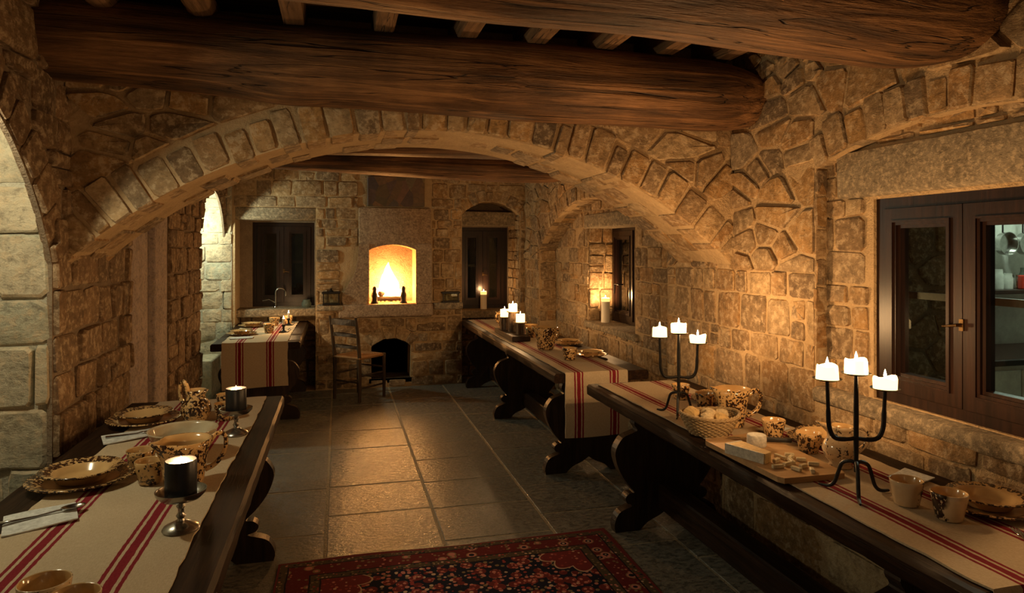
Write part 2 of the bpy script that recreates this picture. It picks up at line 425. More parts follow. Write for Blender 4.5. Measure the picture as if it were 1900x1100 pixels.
# ------------------------------------------------------------------ mesh helpers
class MB:
    def __init__(s):
        s.v, s.f, s.mi, s.uv = [], [], [], None
    def add(s, vs, fs, mi=0):
        k = len(s.v)
        s.v += [tuple(p) for p in vs]
        s.f += [tuple(i + k for i in f) for f in fs]
        s.mi += [mi] * len(fs)
        return s
    def box(s, x0, x1, y0, y1, z0, z1, mi=0):
        return s.add([(x0, y0, z0), (x1, y0, z0), (x1, y1, z0), (x0, y1, z0), (x0, y0, z1), (x1, y0, z1), (x1, y1, z1), (x0, y1, z1)],
                     [(0, 3, 2, 1), (4, 5, 6, 7), (0, 1, 5, 4), (1, 2, 6, 5), (2, 3, 7, 6), (3, 0, 4, 7)], mi)
    def bbox(s, x0, x1, y0, y1, z0, z1, b=0.01, seg=2, jit=0.0, rng=RND, mi=0):
        bm = bmesh.new()
        bmesh.ops.create_cube(bm, size=1)
        for v in bm.verts:
            v.co = Vector(((x0 + x1) / 2 + v.co.x * (x1 - x0), (y0 + y1) / 2 + v.co.y * (y1 - y0), (z0 + z1) / 2 + v.co.z * (z1 - z0)))
        bmesh.ops.bevel(bm, geom=bm.edges[:], offset=b, segments=seg, affect='EDGES', profile=0.5)
        bm.verts.index_update()
        if jit:
            for v in bm.verts:
                v.co += Vector((rng.uniform(-jit, jit), rng.uniform(-jit, jit), rng.uniform(-jit, jit)))
        s.add([v.co[:] for v in bm.verts], [[v.index for v in f.verts] for f in bm.faces], mi)
        bm.free()
        return s
    def lathe(s, prof, seg=32, mis=None, fn=None, cx=0, cy=0):
        vs, fs, ms = [], [], []
        for i, (r, z) in enumerate(prof):
            for k in range(seg):
                a = 2 * PI * k / seg
                p = (cx + r * math.cos(a), cy + r * math.sin(a), z)
                if fn:
                    p = fn(i, a, r, z, p)
                vs.append(p)
        k0 = len(s.v)
        for i in range(len(prof) - 1):
            for k in range(seg):
                k2 = (k + 1) % seg
                fs.append((i * seg + k, i * seg + k2, (i + 1) * seg + k2, (i + 1) * seg + k))
                ms.append(mis[i] if mis else 0)
        s.v += vs
        s.f += [tuple(i + k0 for i in f) for f in fs]
        s.mi += ms
        for i, rev in ((0, True), (len(prof) - 1, False)):
            if prof[i][0] > 1e-5:
                f = [k0 + i * seg + k for k in range(seg)]
                s.f.append(tuple(reversed(f) if rev else f))
                s.mi.append(mis[min(i, len(mis) - 1)] if mis else 0)
        return s
    def tube(s, pts, rad, seg=8, closed=False, mi=0):
        pts = [Vector(p) for p in pts]
        nn = len(pts)
        rr = rad if isinstance(rad, (list, tuple)) else [rad] * nn
        vs = []
        up = None
        for i in range(nn):
            a = pts[(i - 1) % nn] if (i > 0 or closed) else pts[0]
            b = pts[(i + 1) % nn] if (i < nn - 1 or closed) else pts[-1]
            t = (b - a).normalized()
            if up is None:
                up = Vector((0, 0, 1)) if abs(t.z) < 0.9 else Vector((1, 0, 0))
            x = t.cross(up)
            if x.length < 1e-4:
                x = t.orthogonal()
            x.normalize()
            y = x.cross(t).normalized()
            up = y
            for k in range(seg):
                an = 2 * PI * k / seg
                vs.append(pts[i] + (x * math.cos(an) + y * math.sin(an)) * rr[i])
        fs = []
        for i in range(nn if closed else nn - 1):
            j = (i + 1) % nn
            for k in range(seg):
                k2 = (k + 1) % seg
                fs.append((i * seg + k, i * seg + k2, j * seg + k2, j * seg + k))
        if not closed:
            fs.append(tuple(reversed(range(seg))))
            fs.append(tuple((nn - 1) * seg + k for k in range(seg)))
        return s.add(vs, fs, mi)
    def prism(s, poly, fn, w0, w1, mi=0):
        k = len(poly)
        vs = [fn(u, v, w0) for u, v in poly] + [fn(u, v, w1) for u, v in poly]
        fs = [tuple(range(k)), tuple(reversed(range(k, 2 * k)))] + [(i, k + i, k + (i + 1) % k, (i + 1) % k) for i in range(k)]
        return s.add(vs, fs, mi)
    def build(s, name, mat, parent=None, smooth=False, loc=None, rotz=0.0, fix=True):
        me = bpy.data.meshes.new(name)
        me.from_pydata(s.v, [], s.f)
        mats = mat if isinstance(mat, (list, tuple)) else [mat]
        for m in mats:
            me.materials.append(MATS[m])
        if len(mats) > 1:
            me.polygons.foreach_set('material_index', s.mi)
        if fix:
            bm = bmesh.new()
            bm.from_mesh(me)
            bmesh.ops.recalc_face_normals(bm, faces=bm.faces)
            bm.to_mesh(me)
            bm.free()
        if smooth:
            me.polygons.foreach_set('use_smooth', [True] * len(me.polygons))
            if smooth == 'auto':
                me.set_sharp_from_angle(angle=math.radians(42))
        me.update()
        o = bpy.data.objects.new(name, me)
        COL.objects.link(o)
        if parent:
            o.parent = parent
        if loc is not None:
            o.location = loc
        o.rotation_euler[2] = rotz
        return o

def tag(o, label=None, cat=None, group=None, kind=None):
    if label: o['label'] = label
    if cat: o['category'] = cat
    if group: o['group'] = group
    if kind: o['kind'] = kind
    return o
def thing(name, loc, label, cat, group=None, rotz=0.0):
    o = bpy.data.objects.new(name, None)
    o.empty_display_size = 0.1
    COL.objects.link(o)
    o.location = loc
    o.rotation_euler[2] = rotz
    return tag(o, label, cat, group)
def dup(root, loc, rotz, label, group=None):
    r = root.copy(); COL.objects.link(r)
    r.location = loc; r.rotation_euler[2] = rotz
    r['label'] = label
    if group: r['group'] = group
    for ch in list(root.children):
        c = ch.copy(); COL.objects.link(c); c.parent = r
        for g in ch.children:
            d = g.copy(); COL.objects.link(d); d.parent = c
    return r
def catmull(pts, sub=4, closed=False):
    out = []
    k = len(pts)
    for i in range(k if closed else k - 1):
        g = lambda j: pts[j % k] if closed else pts[max(0, min(k - 1, j))]
        p0, p1, p2, p3 = g(i - 1), g(i), g(i + 1), g(i + 2)
        for q in range(sub):
            t = q / sub
            out.append(tuple(0.5 * (2 * b + (c - a) * t + (2 * a - 5 * b + 4 * c - d) * t * t + (3 * b - a - 3 * c + d) * t ** 3) for a, b, c, d in zip(p0, p1, p2, p3)))
    if not closed:
        out.append(tuple(pts[-1]))
    return out

# ------------------------------------------------------------------ masonry
def project(p):
    d = math.sin(YAW) * p[0] + math.cos(YAW) * p[1]
    s = math.cos(YAW) * p[0] - math.sin(YAW) * p[1]
    return d, (950 + 1267 * s / d if d > 0.05 else -9999), (461 + 1267 * (CAM_H - p[2]) / d if d > 0.05 else -9999)

def clip(poly, px, py, nx, ny):
    out = []
    k = len(poly)
    for i in range(k):
        a, b = poly[i], poly[(i + 1) % k]
        da = (a[0] - px) * nx + (a[1] - py) * ny
        db = (b[0] - px) * nx + (b[1] - py) * ny
        if da >= 0:
            out.append(a)
        if (da >= 0) != (db >= 0):
            t = da / (da - db)
            out.append((a[0] + (b[0] - a[0]) * t, a[1] + (b[1] - a[1]) * t))
    return out

def rect_ob(u0, u1, v0, v1):
    return ('p', [((u0, 0), (-1, 0)), ((u1, 0), (1, 0)), ((0, v0), (0, -1)), ((0, v1), (0, 1))], None)
def arch_ob(u0, u1, v0, cu, cv, R):
    return ('p', [((u0, 0), (-1, 0)), ((u1, 0), (1, 0)), ((0, v0), (0, -1))], (cu, cv, R))
def separate(ob, p):
    best = None
    for (q, nn) in ob[1]:
        d = (p[0] - q[0]) * nn[0] + (p[1] - q[1]) * nn[1]
        if best is None or d > best[0]:
            best = (d, q, nn)
    if ob[2] and p[1] > ob[2][1]:
        cu, cv, R = ob[2]
        dx, dy = p[0] - cu, p[1] - cv
        L = math.hypot(dx, dy) or 1e-6
        d = L - R
        if d > best[0]:
            nn = (dx / L, dy / L)
            best = (d, (cu + nn[0] * R, cv + nn[1] * R), nn)
    return best

def stone_geo(poly, pt, h, depth, rng, chamf=0.10):
    # polygon in wall coordinates -> stone with a rounded, uneven face standing proud of the mortar
    k = len(poly)
    cu = sum(p[0] for p in poly) / k
    cv = sum(p[1] for p in poly) / k
    ring = []
    for i in range(k):
        a, b, c = poly[i - 1], poly[i], poly[(i + 1) % k]
        t = chamf * rng.uniform(0.6, 1.3)
        ring.append((b[0] + (a[0] - b[0]) * t, b[1] + (a[1] - b[1]) * t))
        ring.append((b[0] + (c[0] - b[0]) * t, b[1] + (c[1] - b[1]) * t))
    k = len(ring)
    size = math.sqrt(max(1e-5, sum(ring[i - 1][0] * ring[i][1] - ring[i][0] * ring[i - 1][1] for i in range(k)) / 2.0 if True else 0)) if sum(ring[i - 1][0] * ring[i][1] - ring[i][0] * ring[i - 1][1] for i in range(k)) > 0 else 0.05
    tu, tv = rng.uniform(-0.12, 0.12), rng.uniform(-0.12, 0.12)
    j = 0.02 * size
    ring = [(u + rng.uniform(-j, j), v + rng.uniform(-j, j)) for u, v in ring]
    vs = [pt(u, v, -depth) for u, v in ring]
    def lv(s, hh, jit):
        for u, v in ring:
            uu, vv = cu + (u - cu) * s, cv + (v - cv) * s
            vs.append(pt(uu, vv, hh + tu * (uu - cu) * 0.5 + tv * (vv - cv) * 0.5 + rng.uniform(-jit, jit)))
    lv(0.985, h * 0.6, 0.002)
    lv(0.90, h, 0.004)
    vs.append(pt(cu, cv, h + rng.uniform(-0.006, 0.010)))
    fs = []
    for r_ in range(2):
        for i in range(k):
            i2 = (i + 1) % k
            fs.append((r_ * k + i, r_ * k + i2, (r_ + 1) * k + i2, (r_ + 1) * k + i))
    for i in range(k):
        fs.append((2 * k + i, 2 * k + (i + 1) % k, 3 * k))
    a = Vector(pt(cu, cv, 0)); up = Vector(pt(cu, cv, 1)) - a
    p0, p1 = Vector(vs[2 * k]), Vector(vs[2 * k + 1])
    if (p0 - Vector(vs[3 * k])).cross(p1 - Vector(vs[3 * k])).dot(up) < 0:
        fs = [tuple(reversed(f)) for f in fs]
    d, px, py = project(a)
    vis = size * size / (d * d) if d > 0.1 and -60 < px < 1960 and -60 < py < 1160 else 0.0
    return vs, fs, a, vis

def emit_stones(items, parent, mat, name='stone', limit=290, stuff_name='rubble'):
    items = sorted(items, key=lambda t: -t[3])
    rest = MB()
    for i, (vs, fs, c, vis) in enumerate(items):
        if i < limit and vis > 0:
            me = bpy.data.meshes.new(name)
            me.from_pydata([(v[0] - c[0], v[1] - c[1], v[2] - c[2]) for v in vs], [], fs)
            me.materials.append(MATS[mat])
            me.polygons.foreach_set('use_smooth', [True] * len(fs))
            me.set_sharp_from_angle(angle=math.radians(28))
            o = bpy.data.objects.new(name, me)
            o.location = c
            o.parent = parent
            COL.objects.link(o)
        elif vis > -1:
            rest.add(vs, fs)
    if rest.v:
        o = rest.build(stuff_name, mat, parent, smooth='auto', fix=False)
        o['kind'] = 'stuff'

def masonry(parent, pt, box, obs, mat, su=0.21, sv=0.135, seed=1, gap=0.016, hmin=0.008, hmax=0.03, limit=290, extra=(), cull=None, irr=1.0, coursed=False, emit=True):
    rng = random.Random(seed)
    u0, u1, v0, v1 = box
    seeds = []
    v = v0
    while v < v1:
        rh = sv * rng.uniform(0.7, 1.4)
        u = u0 - su * rng.random()
        while u < u1 + su:
            cw = su * rng.uniform(0.55, 1.6)
            if rng.random() < 0.12 * irr and cw < su * 1.2:      # two thin stones instead of one
                seeds.append((u + cw / 2 + rng.uniform(-.1, .1) * cw, v + rh * 0.24, cw))
                seeds.append((u + cw / 2 + rng.uniform(-.1, .1) * cw, v + rh * 0.76, cw))
            else:
                seeds.append((u + cw / 2, v + rh / 2 + rng.uniform(-0.3, 0.3) * rh * irr, cw))
            u += cw
        v += rh
    if not coursed:
        seeds = [(a + rng.uniform(-.25, .25) * c * irr, b, c) for a, b, c in seeds if rng.random() > 0.13]
    items = list(extra)
    if coursed:
        v = v0
        polys = []
        while v < v1 - 0.03:
            rh = min(sv * rng.uniform(0.65, 1.4), v1 - v)
            if v1 - v - rh < 0.04: rh = v1 - v
            u = u0 - su * rng.random() * 0.8
            while u < u1:
                cw = su * rng.uniform(0.5, 1.7)
                a, b = max(u, u0), min(u + cw, u1)
                u += cw
                if u1 - u < 0.05: b, u = u1, u1
                if b - a < 0.03: continue
                def q(c0, c1, d0, d1):
                    j = lambda k: rng.uniform(-k, k) * irr
                    ju, jv = 0.05 * min(su, c1 - c0), 0.08 * sv
                    g2 = gap * 0.32
                    P4 = [(c0 + g2 + abs(j(ju)), d0 + g2 + j(jv) * .5), (c1 - g2 - abs(j(ju)), d0 + g2 + j(jv) * .5), (c1 - g2 - abs(j(ju)), d1 - g2 + j(jv) * .5), (c0 + g2 + abs(j(ju)), d1 - g2 + j(jv) * .5)]
                    if rng.random() < 0.5: P4.insert(3, ((c0 + c1) / 2 + j(0.2) * (c1 - c0), d1 - g2 + abs(j(jv)) * .4))
                    if rng.random() < 0.4: P4.insert(1, ((c0 + c1) / 2 + j(0.2) * (c1 - c0), d0 + g2 - abs(j(jv)) * .3))
                    polys.append(P4)
                if rng.random() < 0.10 and rh > 0.09:
                    mm = rng.uniform(0.4, 0.6); q(a, b, v, v + rh * mm); q(a, b, v + rh * mm, v + rh)
                else:
                    q(a, b, v, v + rh)
            v += rh
        for poly in polys:
            c = (sum(p[0] for p in poly) / len(poly), sum(p[1] for p in poly) / len(poly))
            bad = False
            ar = lambda P: abs(sum(P[k - 1][0] * P[k][1] - P[k][0] * P[k - 1][1] for k in range(len(P)))) / 2 if len(P) > 2 else 0.0
            for ob in obs:
                planes = list(ob[1])
                if ob[2]:
                    mx = max(poly, key=lambda p: p[1])
                    if mx[1] > ob[2][1]:
                        cu_, cv_, R_ = ob[2]
                        far = max(poly, key=lambda p: math.hypot(p[0] - cu_, p[1] - cv_))
                        dd = math.hypot(c[0] - cu_, c[1] - cv_) or 1e-6
                        nn = ((c[0] - cu_) / dd, (c[1] - cv_) / dd)
                        if nn[1] > 0: planes.append(((cu_ + nn[0] * R_, cv_ + nn[1] * R_), nn))
                best = max((clip(poly, q_[0] + n_[0] * gap * .4, q_[1] + n_[1] * gap * .4, n_[0], n_[1]) for q_, n_ in planes), key=ar)
                if ar(best) < 0.0012:
                    bad = True; break
                poly = best
            if bad or len(poly) < 3: continue
            pp = [p for k, p in enumerate(poly) if math.hypot(p[0] - poly[k - 1][0], p[1] - poly[k - 1][1]) > 0.01]
            if len(pp) < 3: continue
            area = sum(pp[k - 1][0] * pp[k][1] - pp[k][0] * pp[k - 1][1] for k in range(len(pp))) / 2
            if area < 0.0009: continue
            items.append(stone_geo(pp, pt, rng.uniform(hmin, hmax), 0.012, rng))
        if emit:
            emit_stones(items, parent, mat, limit=limit)
        return items
    kx = sv / su                     # squeeze u so that cells come out wider than tall
    keep = []
    for s in seeds:
        ok = u0 - su < s[0] < u1 + su and v0 - sv < s[1] < v1 + sv and all(separate(ob, s)[0] > 0.02 for ob in obs)
        if ok:
            keep.append(s)
    cells = {}
    gs = max(su, sv)
    for i, s in enumerate(keep):
        cells.setdefault((int(s[0] * kx / sv / 1.5), int(s[1] / sv / 1.5)), []).append(i)
    for i, s in enumerate(keep):
        if not (u0 < s[0] < u1 and v0 < s[1] < v1):
            continue
        planes = []
        bad = False
        for ob in obs:
            d, q, nn = separate(ob, s)
            if d < 0.018:
                bad = True
                break
            if d < su * 2.4:
                planes.append((q[0] + nn[0] * gap * 0.5, q[1] + nn[1] * gap * 0.5, nn[0], nn[1]))
        if bad:
            continue
        P = pt(s[0], s[1], 0)
        if cull and cull(P):
            continue
        poly = [(max(u0, s[0] - su * 2.2), max(v0, s[1] - sv * 2.2)), (min(u1, s[0] + su * 2.2), max(v0, s[1] - sv * 2.2)), (min(u1, s[0] + su * 2.2), min(v1, s[1] + sv * 2.2)), (max(u0, s[0] - su * 2.2), min(v1, s[1] + sv * 2.2))]
        ci, cj = int(s[0] * kx / sv / 1.5), int(s[1] / sv / 1.5)
        for a in (-2, -1, 0, 1, 2):
            for b in (-2, -1, 0, 1, 2):
                for k in cells.get((ci + a, cj + b), ()):
                    if k == i:
                        continue
                    t = keep[k]
                    dx, dy = (s[0] - t[0]) * kx * kx, (s[1] - t[1])
                    L = math.hypot(dx, dy)
                    if L < 1e-5:
                        continue
                    nx, ny = dx / L, dy / L
                    mx, my = (s[0] + t[0]) / 2, (s[1] + t[1]) / 2
                    poly = clip(poly, mx + nx * gap / 2, my + ny * gap / 2, nx, ny)
                    if len(poly) < 3:
                        break
                if len(poly) < 3: break
            if len(poly) < 3: break
        for (qx, qy, nx, ny) in planes:
            if len(poly) >= 3:
                poly = clip(poly, qx, qy, nx, ny)
        if len(poly) < 3:
            continue
        # drop slivers and merge near-coincident corners
        pp = [p for q, p in enumerate(poly) if math.hypot(p[0] - poly[q - 1][0], p[1] - poly[q - 1][1]) > 0.012]
        if len(pp) < 3:
            continue
        area = sum(pp[q - 1][0] * pp[q][1] - pp[q][0] * pp[q - 1][1] for q in range(len(pp))) / 2
        if area < 0.0009:
            continue
        items.append(stone_geo(pp, pt, rng.uniform(hmin, hmax), 0.012, rng))
    if emit:
        emit_stones(items, parent, mat, limit=limit)
    return items

def ring_stones(pt, cu, cv, R, a0, a1, width, hmin, hmax, front, back, rng, gap=0.012, hh=(0.008, 0.022), rj=0.008):
    # wedge stones of an arch; a measured from straight up, positive towards +u
    items = []
    a = a0
    while a < a1 - 0.01:
        da = width * rng.uniform(0.7, 1.35) / R
        if a + da > a1 - 0.4 * width / R:
            da = a1 - a
        g = gap / 2 / R
        h = rng.uniform(hmin, hmax)
        ri = R - rng.uniform(-rj, rj)
        sk = rng.uniform(-0.08, 0.08) * da
        P = lambda r, an: (cu + r * math.sin(an), cv + r * math.cos(an))
        poly = [P(ri, a + da - g), P(R + h, a + da - g + sk), P(R + h, a + g + sk), P(ri, a + g)]
        if sum(poly[q - 1][0] * poly[q][1] - poly[q][0] * poly[q - 1][1] for q in range(4)) < 0:
            poly.reverse()
        p2 = lambda u, v, ww: pt(u, v, ww + front)
        items.append(stone_geo(poly, p2, rng.uniform(*hh), front - back, rng, 0.09))
        a += da
    return items

def arc(cu, cv, R, a0, a1, k=28):
    return [(cu + R * math.sin(a0 + (a1 - a0) * i / k), cv + R * math.cos(a0 + (a1 - a0) * i / k)) for i in range(k + 1)]
def inside(p, loop):
    c = False
    for i in range(len(loop)):
        a, b = loop[i - 1], loop[i]
        if (a[1] > p[1]) != (b[1] > p[1]) and p[0] < (b[0] - a[0]) * (p[1] - a[1]) / (b[1] - a[1]) + a[0]:
            c = not c
    return c

def panel(name, pt, outer, holes, thick, mat, parent=None):
    pts, edges = [], []
    loops = [outer] + list(holes)
    for lp in loops:
        k = len(pts)
        pts += [Vector(p) for p in lp]
        edges += [(k + i, k + (i + 1) % len(lp)) for i in range(len(lp))]
    us = [p[0] for p in outer]; vs_ = [p[1] for p in outer]
    r = delaunay_2d_cdt(pts, edges, [], 0, 1e-6)
    V, F = r[0], r[2]
    tris = []
    for f in F:
        c = ((V[f[0]][0] + V[f[1]][0] + V[f[2]][0]) / 3, (V[f[0]][1] + V[f[1]][1] + V[f[2]][1]) / 3)
        if inside(c, outer) and not any(inside(c, hl) for hl in holes):
            tris.append(f)
    m = MB()
    k = len(V)
    vs = [pt(v[0], v[1], 0) for v in V] + [pt(v[0], v[1], -thick) for v in V]
    fs = [tuple(f) for f in tris] + [tuple(i + k for i in reversed(f)) for f in tris]
    cnt = {}
    for f in tris:
        for i in range(3):
            e = (f[i], f[(i + 1) % 3])
            cnt[tuple(sorted(e))] = cnt.get(tuple(sorted(e)), []) + [e]
    for e in cnt.values():
        if len(e) == 1:
            a, b = e[0]
            fs.append((b, a, a + k, b + k))
    m.add(vs, fs)
    o = m.build(name, mat, parent)
    if not parent:
        o['kind'] = 'structure'
    return o

# ================================================================== THE SETTING
# ---- floor
fl = MB().box(-2.7, 3.0, -1.0, 9.0, -0.12, -0.0025).build('floor', 'grout')
fl['kind'] = 'structure'
rng = random.Random(3)
cols = [(-2.6, -1.95), (-1.94, -1.31), (-1.31, -0.69), (-0.69, -0.068), (-0.068, 0.559), (0.559, 1.18), (1.18, 1.80), (1.80, 2.45)]
cuts = {3: [-0.8, 0.1, 0.8, 1.55, 2.35, 3.15, 3.97, 4.71, 5.6, 6.2, 7.0, 7.6, 8.3],
        4: [-0.8, 0.0, 0.9, 1.6, 2.4, 3.25, 4.22, 4.73, 5.6, 6.15, 7.15, 7.75, 8.4],
        5: [-0.8, 0.2, 1.0, 1.8, 2.7, 3.71, 4.19, 4.67, 5.17, 5.6, 6.6, 7.3, 8.3],
        6: [-0.8, 0.1, 0.9, 1.7, 2.5, 3.42, 3.95, 4.45, 5.3, 5.75, 6.5, 7.2, 8.3]}
for i, (x0, x1) in enumerate(cols):
    ys = cuts.get(i)
    if ys is None:
        ys = [-0.8]
        while ys[-1] < 8.3:
            ys.append(ys[-1] + rng.uniform(0.55, 0.95))
    for y0, y1 in zip(ys, ys[1:]):
        g = 0.008
        dz = rng.uniform(-0.0008, 0.0018)
        if i == 3 and abs(y1 - 4.71) < .01 or i == 4 and abs(y1 - 4.73) < .01 or i == 4 and abs(y1 - 4.22) < .01:
            dz = -0.0012
        m = MB().bbox(x0 + g, x1 - g, y0 + g, y1 - g, -0.05, dz, 0.003, 1, 0.0004, rng)
        c = ((x0 + x1) / 2, (y0 + y1) / 2, 0)
        m.v = [(v[0] - c[0], v[1] - c[1], v[2]) for v in m.v]
        m.build('floor_slab', 'floor_slab', fl, loc=c)

# ---- plane maps: (u, v, w) with w standing out into the room
ZT = 2.82
P_right = lambda u, v, w: (2.2 - w, u, v)
P_left = lambda u, v, w: (-1.2 + w, u, v)
P_back = lambda u, v, w: (u, 8.0 - w, v)
P_arch = lambda u, v, w: (u, 3.5 - w, v)

# ---- the arch wall across the room
ACX, ACR = 0.48, 2.46
ACZ = 2.205 - ACR
a_max = math.asin(1.72 / ACR)
outer = [(-1.3, 1.0), (-1.24, 1.0)] + arc(ACX, ACZ, ACR, -math.asin(1.72 / ACR), math.asin(1.74 / ACR), 40) + [(2.22, 1.0), (2.3, 1.0), (2.3, ZT), (-1.3, ZT)]
outer = [(-1.3, 1.4)] + arc(ACX, ACZ, ACR, -a_max, math.asin(1.74 / ACR), 40) + [(2.3, 1.4), (2.3, ZT), (-1.3, ZT)]
wa = panel('wall_arch', P_arch, outer, [], 0.6, 'mortar')
rng = random.Random(11)
ex = ring_stones(P_arch, ACX, ACZ, ACR, -a_max, a_max, 0.105, 0.14, 0.225, 0.0, -0.20, rng, gap=0.018, rj=0.012)
ex += ring_stones(P_arch, ACX, ACZ, ACR, -a_max, a_max, 0.15, 0.06, 0.08, -0.225, -0.40, rng, hh=(0.0, 0.004), gap=0.022, rj=0.014)
ex += ring_stones(P_arch, ACX, ACZ, ACR, -a_max, a_max, 0.14, 0.06, 0.08, -0.415, -0.605, rng, hh=(0.0, 0.004), gap=0.022, rj=0.014)
masonry(wa, P_arch, (-1.2, 2.2, 1.42, 2.62), [arch_ob(-9, 9, -9, ACX, ACZ, ACR + 0.185)], 'rubble_stone', 0.205, 0.12, 5, 0.018, 0.005, 0.026, extra=ex, irr=1.3)

# ---- right wall with two shallow arched recesses
n1c, n1R = 2.06, 0.0
def seg_arch(c, half, spring, rise):
    R = (half * half + rise * rise) / (2 * rise)
    return c, spring + rise - R, R, math.asin(half / R)
A1 = seg_arch(2.05, 0.74, 1.98, 0.13)
A2 = seg_arch(5.85, 1.55, 1.585, 0.475)
h1 = [(1.31, 0.90), (2.79, 0.90)] + list(reversed(arc(A1[0], A1[1], A1[2], -A1[3], A1[3], 16)))
h2 = [(4.3, 0.02), (7.4, 0.02)] + list(reversed(arc(A2[0], A2[1], A2[2], -A2[3], A2[3], 24)))
wr = panel('wall_right', P_right, [(-0.9, 0), (8.6, 0), (8.6, ZT), (-0.9, ZT)], [h1, h2], 0.07, 'mortar')
rng = random.Random(12)
ex = ring_stones(P_right, A1[0], A1[1], A1[2], -A1[3], A1[3], 0.12, 0.12, 0.18, 0.0, -0.07, rng)
ex += ring_stones(P_right, A2[0], A2[1], A2[2], -A2[3], A2[3], 0.12, 0.13, 0.18, 0.0, -0.205, rng)
obs = [arch_ob(1.31, 2.79, 0.9, A1[0], A1[1], A1[2] + 0.155), arch_ob(4.3, 7.4, -1, A2[0], A2[1], A2[2] + 0.16), rect_ob(3.5, 4.1, 1.62, 3.0)]
ex = masonry(wr, P_right, (0.6, 3.6, 0.02, 0.66), obs, 'rubble_stone', 0.55, 0.3, 81, 0.012, 0.004, 0.012, extra=ex, coursed=True, emit=False)
obs.append(rect_ob(-1, 3.6, -1, 0.66))
ex = masonry(wr, P_right, (0.6, 8.0, 0.02, 1.48), obs, 'rubble_stone', 0.20, 0.15, 8, 0.018, 0.003, 0.015, extra=ex, coursed=True, emit=False)
masonry(wr, P_right, (0.6, 8.0, 1.48, 2.66), obs, 'rubble_stone', 0.185, 0.112, 8, 0.018, 0.004, 0.022, extra=ex, irr=1.3)

masonry(wr, lambda u, v, w: (u, 2.79 - w, v), (2.19, 2.265, 0.95, 1.98), [], 'rubble_stone', 0.3, 0.15, 14, 0.016, 0.004, 0.012, coursed=True)
masonry(wr, lambda u, v, w: (u, 7.4 - w, v), (2.2, 2.4, 0.78, 1.58), [], 'rubble_stone', 0.22, 0.16, 13, 0.014, 0.006, 0.02, coursed=True)
# near recess: back plane, lintel, sill
P_r1 = lambda u, v, w: (2.265 - w, u, v)
wr1 = panel('wall_right_recess', P_r1, [(1.25, 0.85), (2.85, 0.85), (2.85, 2.3), (1.25, 2.3)], [[(1.62, 0.95), (2.5, 0.95), (2.5, 1.815), (1.62, 1.815)]], 0.16, 'mortar')
masonry(wr1, P_r1, (1.3, 2.8, 0.93, 2.12), [rect_ob(1.6, 2.52, 0.94, 1.85), rect_ob(1.2, 2.72, 1.83, 2.045)], 'rubble_stone', 0.17, 0.13, 9, 0.016, 0.003, 0.014, coursed=True)
MB().bbox(2.235, 2.40, 1.25, 2.70, 1.83, 2.035, 0.02, 2, 0.005).build('lintel', 'lintel_stone', wr1, smooth='auto')
MB().bbox(2.18, 2.42, 1.30, 2.80, 0.875, 0.945, 0.015, 2, 0.004).build('sill', 'lintel_stone', wr1, smooth='auto')

# far recess: back plane with the small window
P_r2 = lambda u, v, w: (2.4 - w, u, v)
W2 = [(5.27, 0.885), (6.37, 0.885), (6.37, 1.83), (5.27, 1.83)]
wr2 = panel('wall_right_niche', P_r2, [(4.2, 0), (7.5, 0), (7.5, 2.2), (4.2, 2.2)], [W2], 0.30, 'mortar')
masonry(wr2, P_r2, (4.3, 7.4, 0.02, 2.1), [rect_ob(5.25, 6.36, 0.86, 1.92)], 'rubble_stone', 0.19, 0.14, 10, 0.018, 0.003, 0.015, coursed=True)
MB().bbox(2.37, 2.68, 5.15, 6.42, 1.80, 1.93, 0.015, 2, 0.004).build('lintel', 'lintel_stone', wr2, smooth='auto')
MB().bbox(2.36, 2.72, 5.20, 6.40, 0.83, 0.887, 0.012, 2, 0.003).build('sill', 'lintel_stone', wr2, smooth='auto')
P_r2j = lambda u, v, w: (u, 6.362 - w, v)
masonry(wr2, P_r2j, (2.40, 2.66, 0.89, 1.81), [], 'rubble_stone', 0.2, 0.17, 31, 0.012, 0.008, 0.022, coursed=True)

# ---- back wall
B2 = seg_arch(1.775, 0.355, 2.0, 0.165)
hb1 = [(-1.10, 0.0 + 0.001), (-0.25, 0.001), (-0.25, 2.06), (-1.10, 2.06)]
hb2 = [(1.42, 0.001), (2.13, 0.001)] + list(reversed(arc(B2[0], B2[1], B2[2], -B2[3], B2[3], 14)))
FB = seg_arch(0.606, 0.266, 1.585, 0.06)
hb3 = [(0.34, 0.964), (0.872, 0.964)] + list(reversed(arc(FB[0], FB[1], FB[2], -FB[3], FB[3], 12)))
LB = seg_arch(0.59, 0.225, 0.47, 0.095)
hb4 = [(0.365, 0.10), (0.815, 0.10)] + list(reversed(arc(LB[0], LB[1], LB[2], -LB[3], LB[3], 12)))
wb = panel('wall_back', P_back, [(-2.6, -0.01), (2.5, -0.01), (2.5, ZT), (-2.6, ZT)], [hb1, hb2, hb3, hb4], 0.40, 'mortar')
rng = random.Random(21)
ex = ring_stones(P_back, B2[0], B2[1], B2[2], -B2[3], B2[3], 0.085, 0.10, 0.14, 0.0, -0.38, rng)
ex += ring_stones(P_back, LB[0], LB[1], LB[2], -LB[3], LB[3], 0.15, 0.12, 0.15, 0.0, -0.2, rng)
masonry(wb, P_back, (-1.12, 2.2, 0.01, 2.6), [rect_ob(-1.10, -0.25, -1, 2.06), arch_ob(1.42, 2.13, -1, B2[0], B2[1], B2[2] + 0.12),
        rect_ob(0.22, 1.06, 1.60, 2.46), arch_ob(0.365, 0.815, 0.09, LB[0], LB[1], LB[2] + 0.13), rect_ob(0.02, 1.07, 0.80, 1.62), rect_ob(1.07, 1.40, 0.885, 0.975), rect_ob(-0.23, 0.02, 0.885, 0.975)],
        'rubble_stone', 0.21, 0.14, 22, 0.016, 0.005, 0.02, extra=ex, coursed=True)
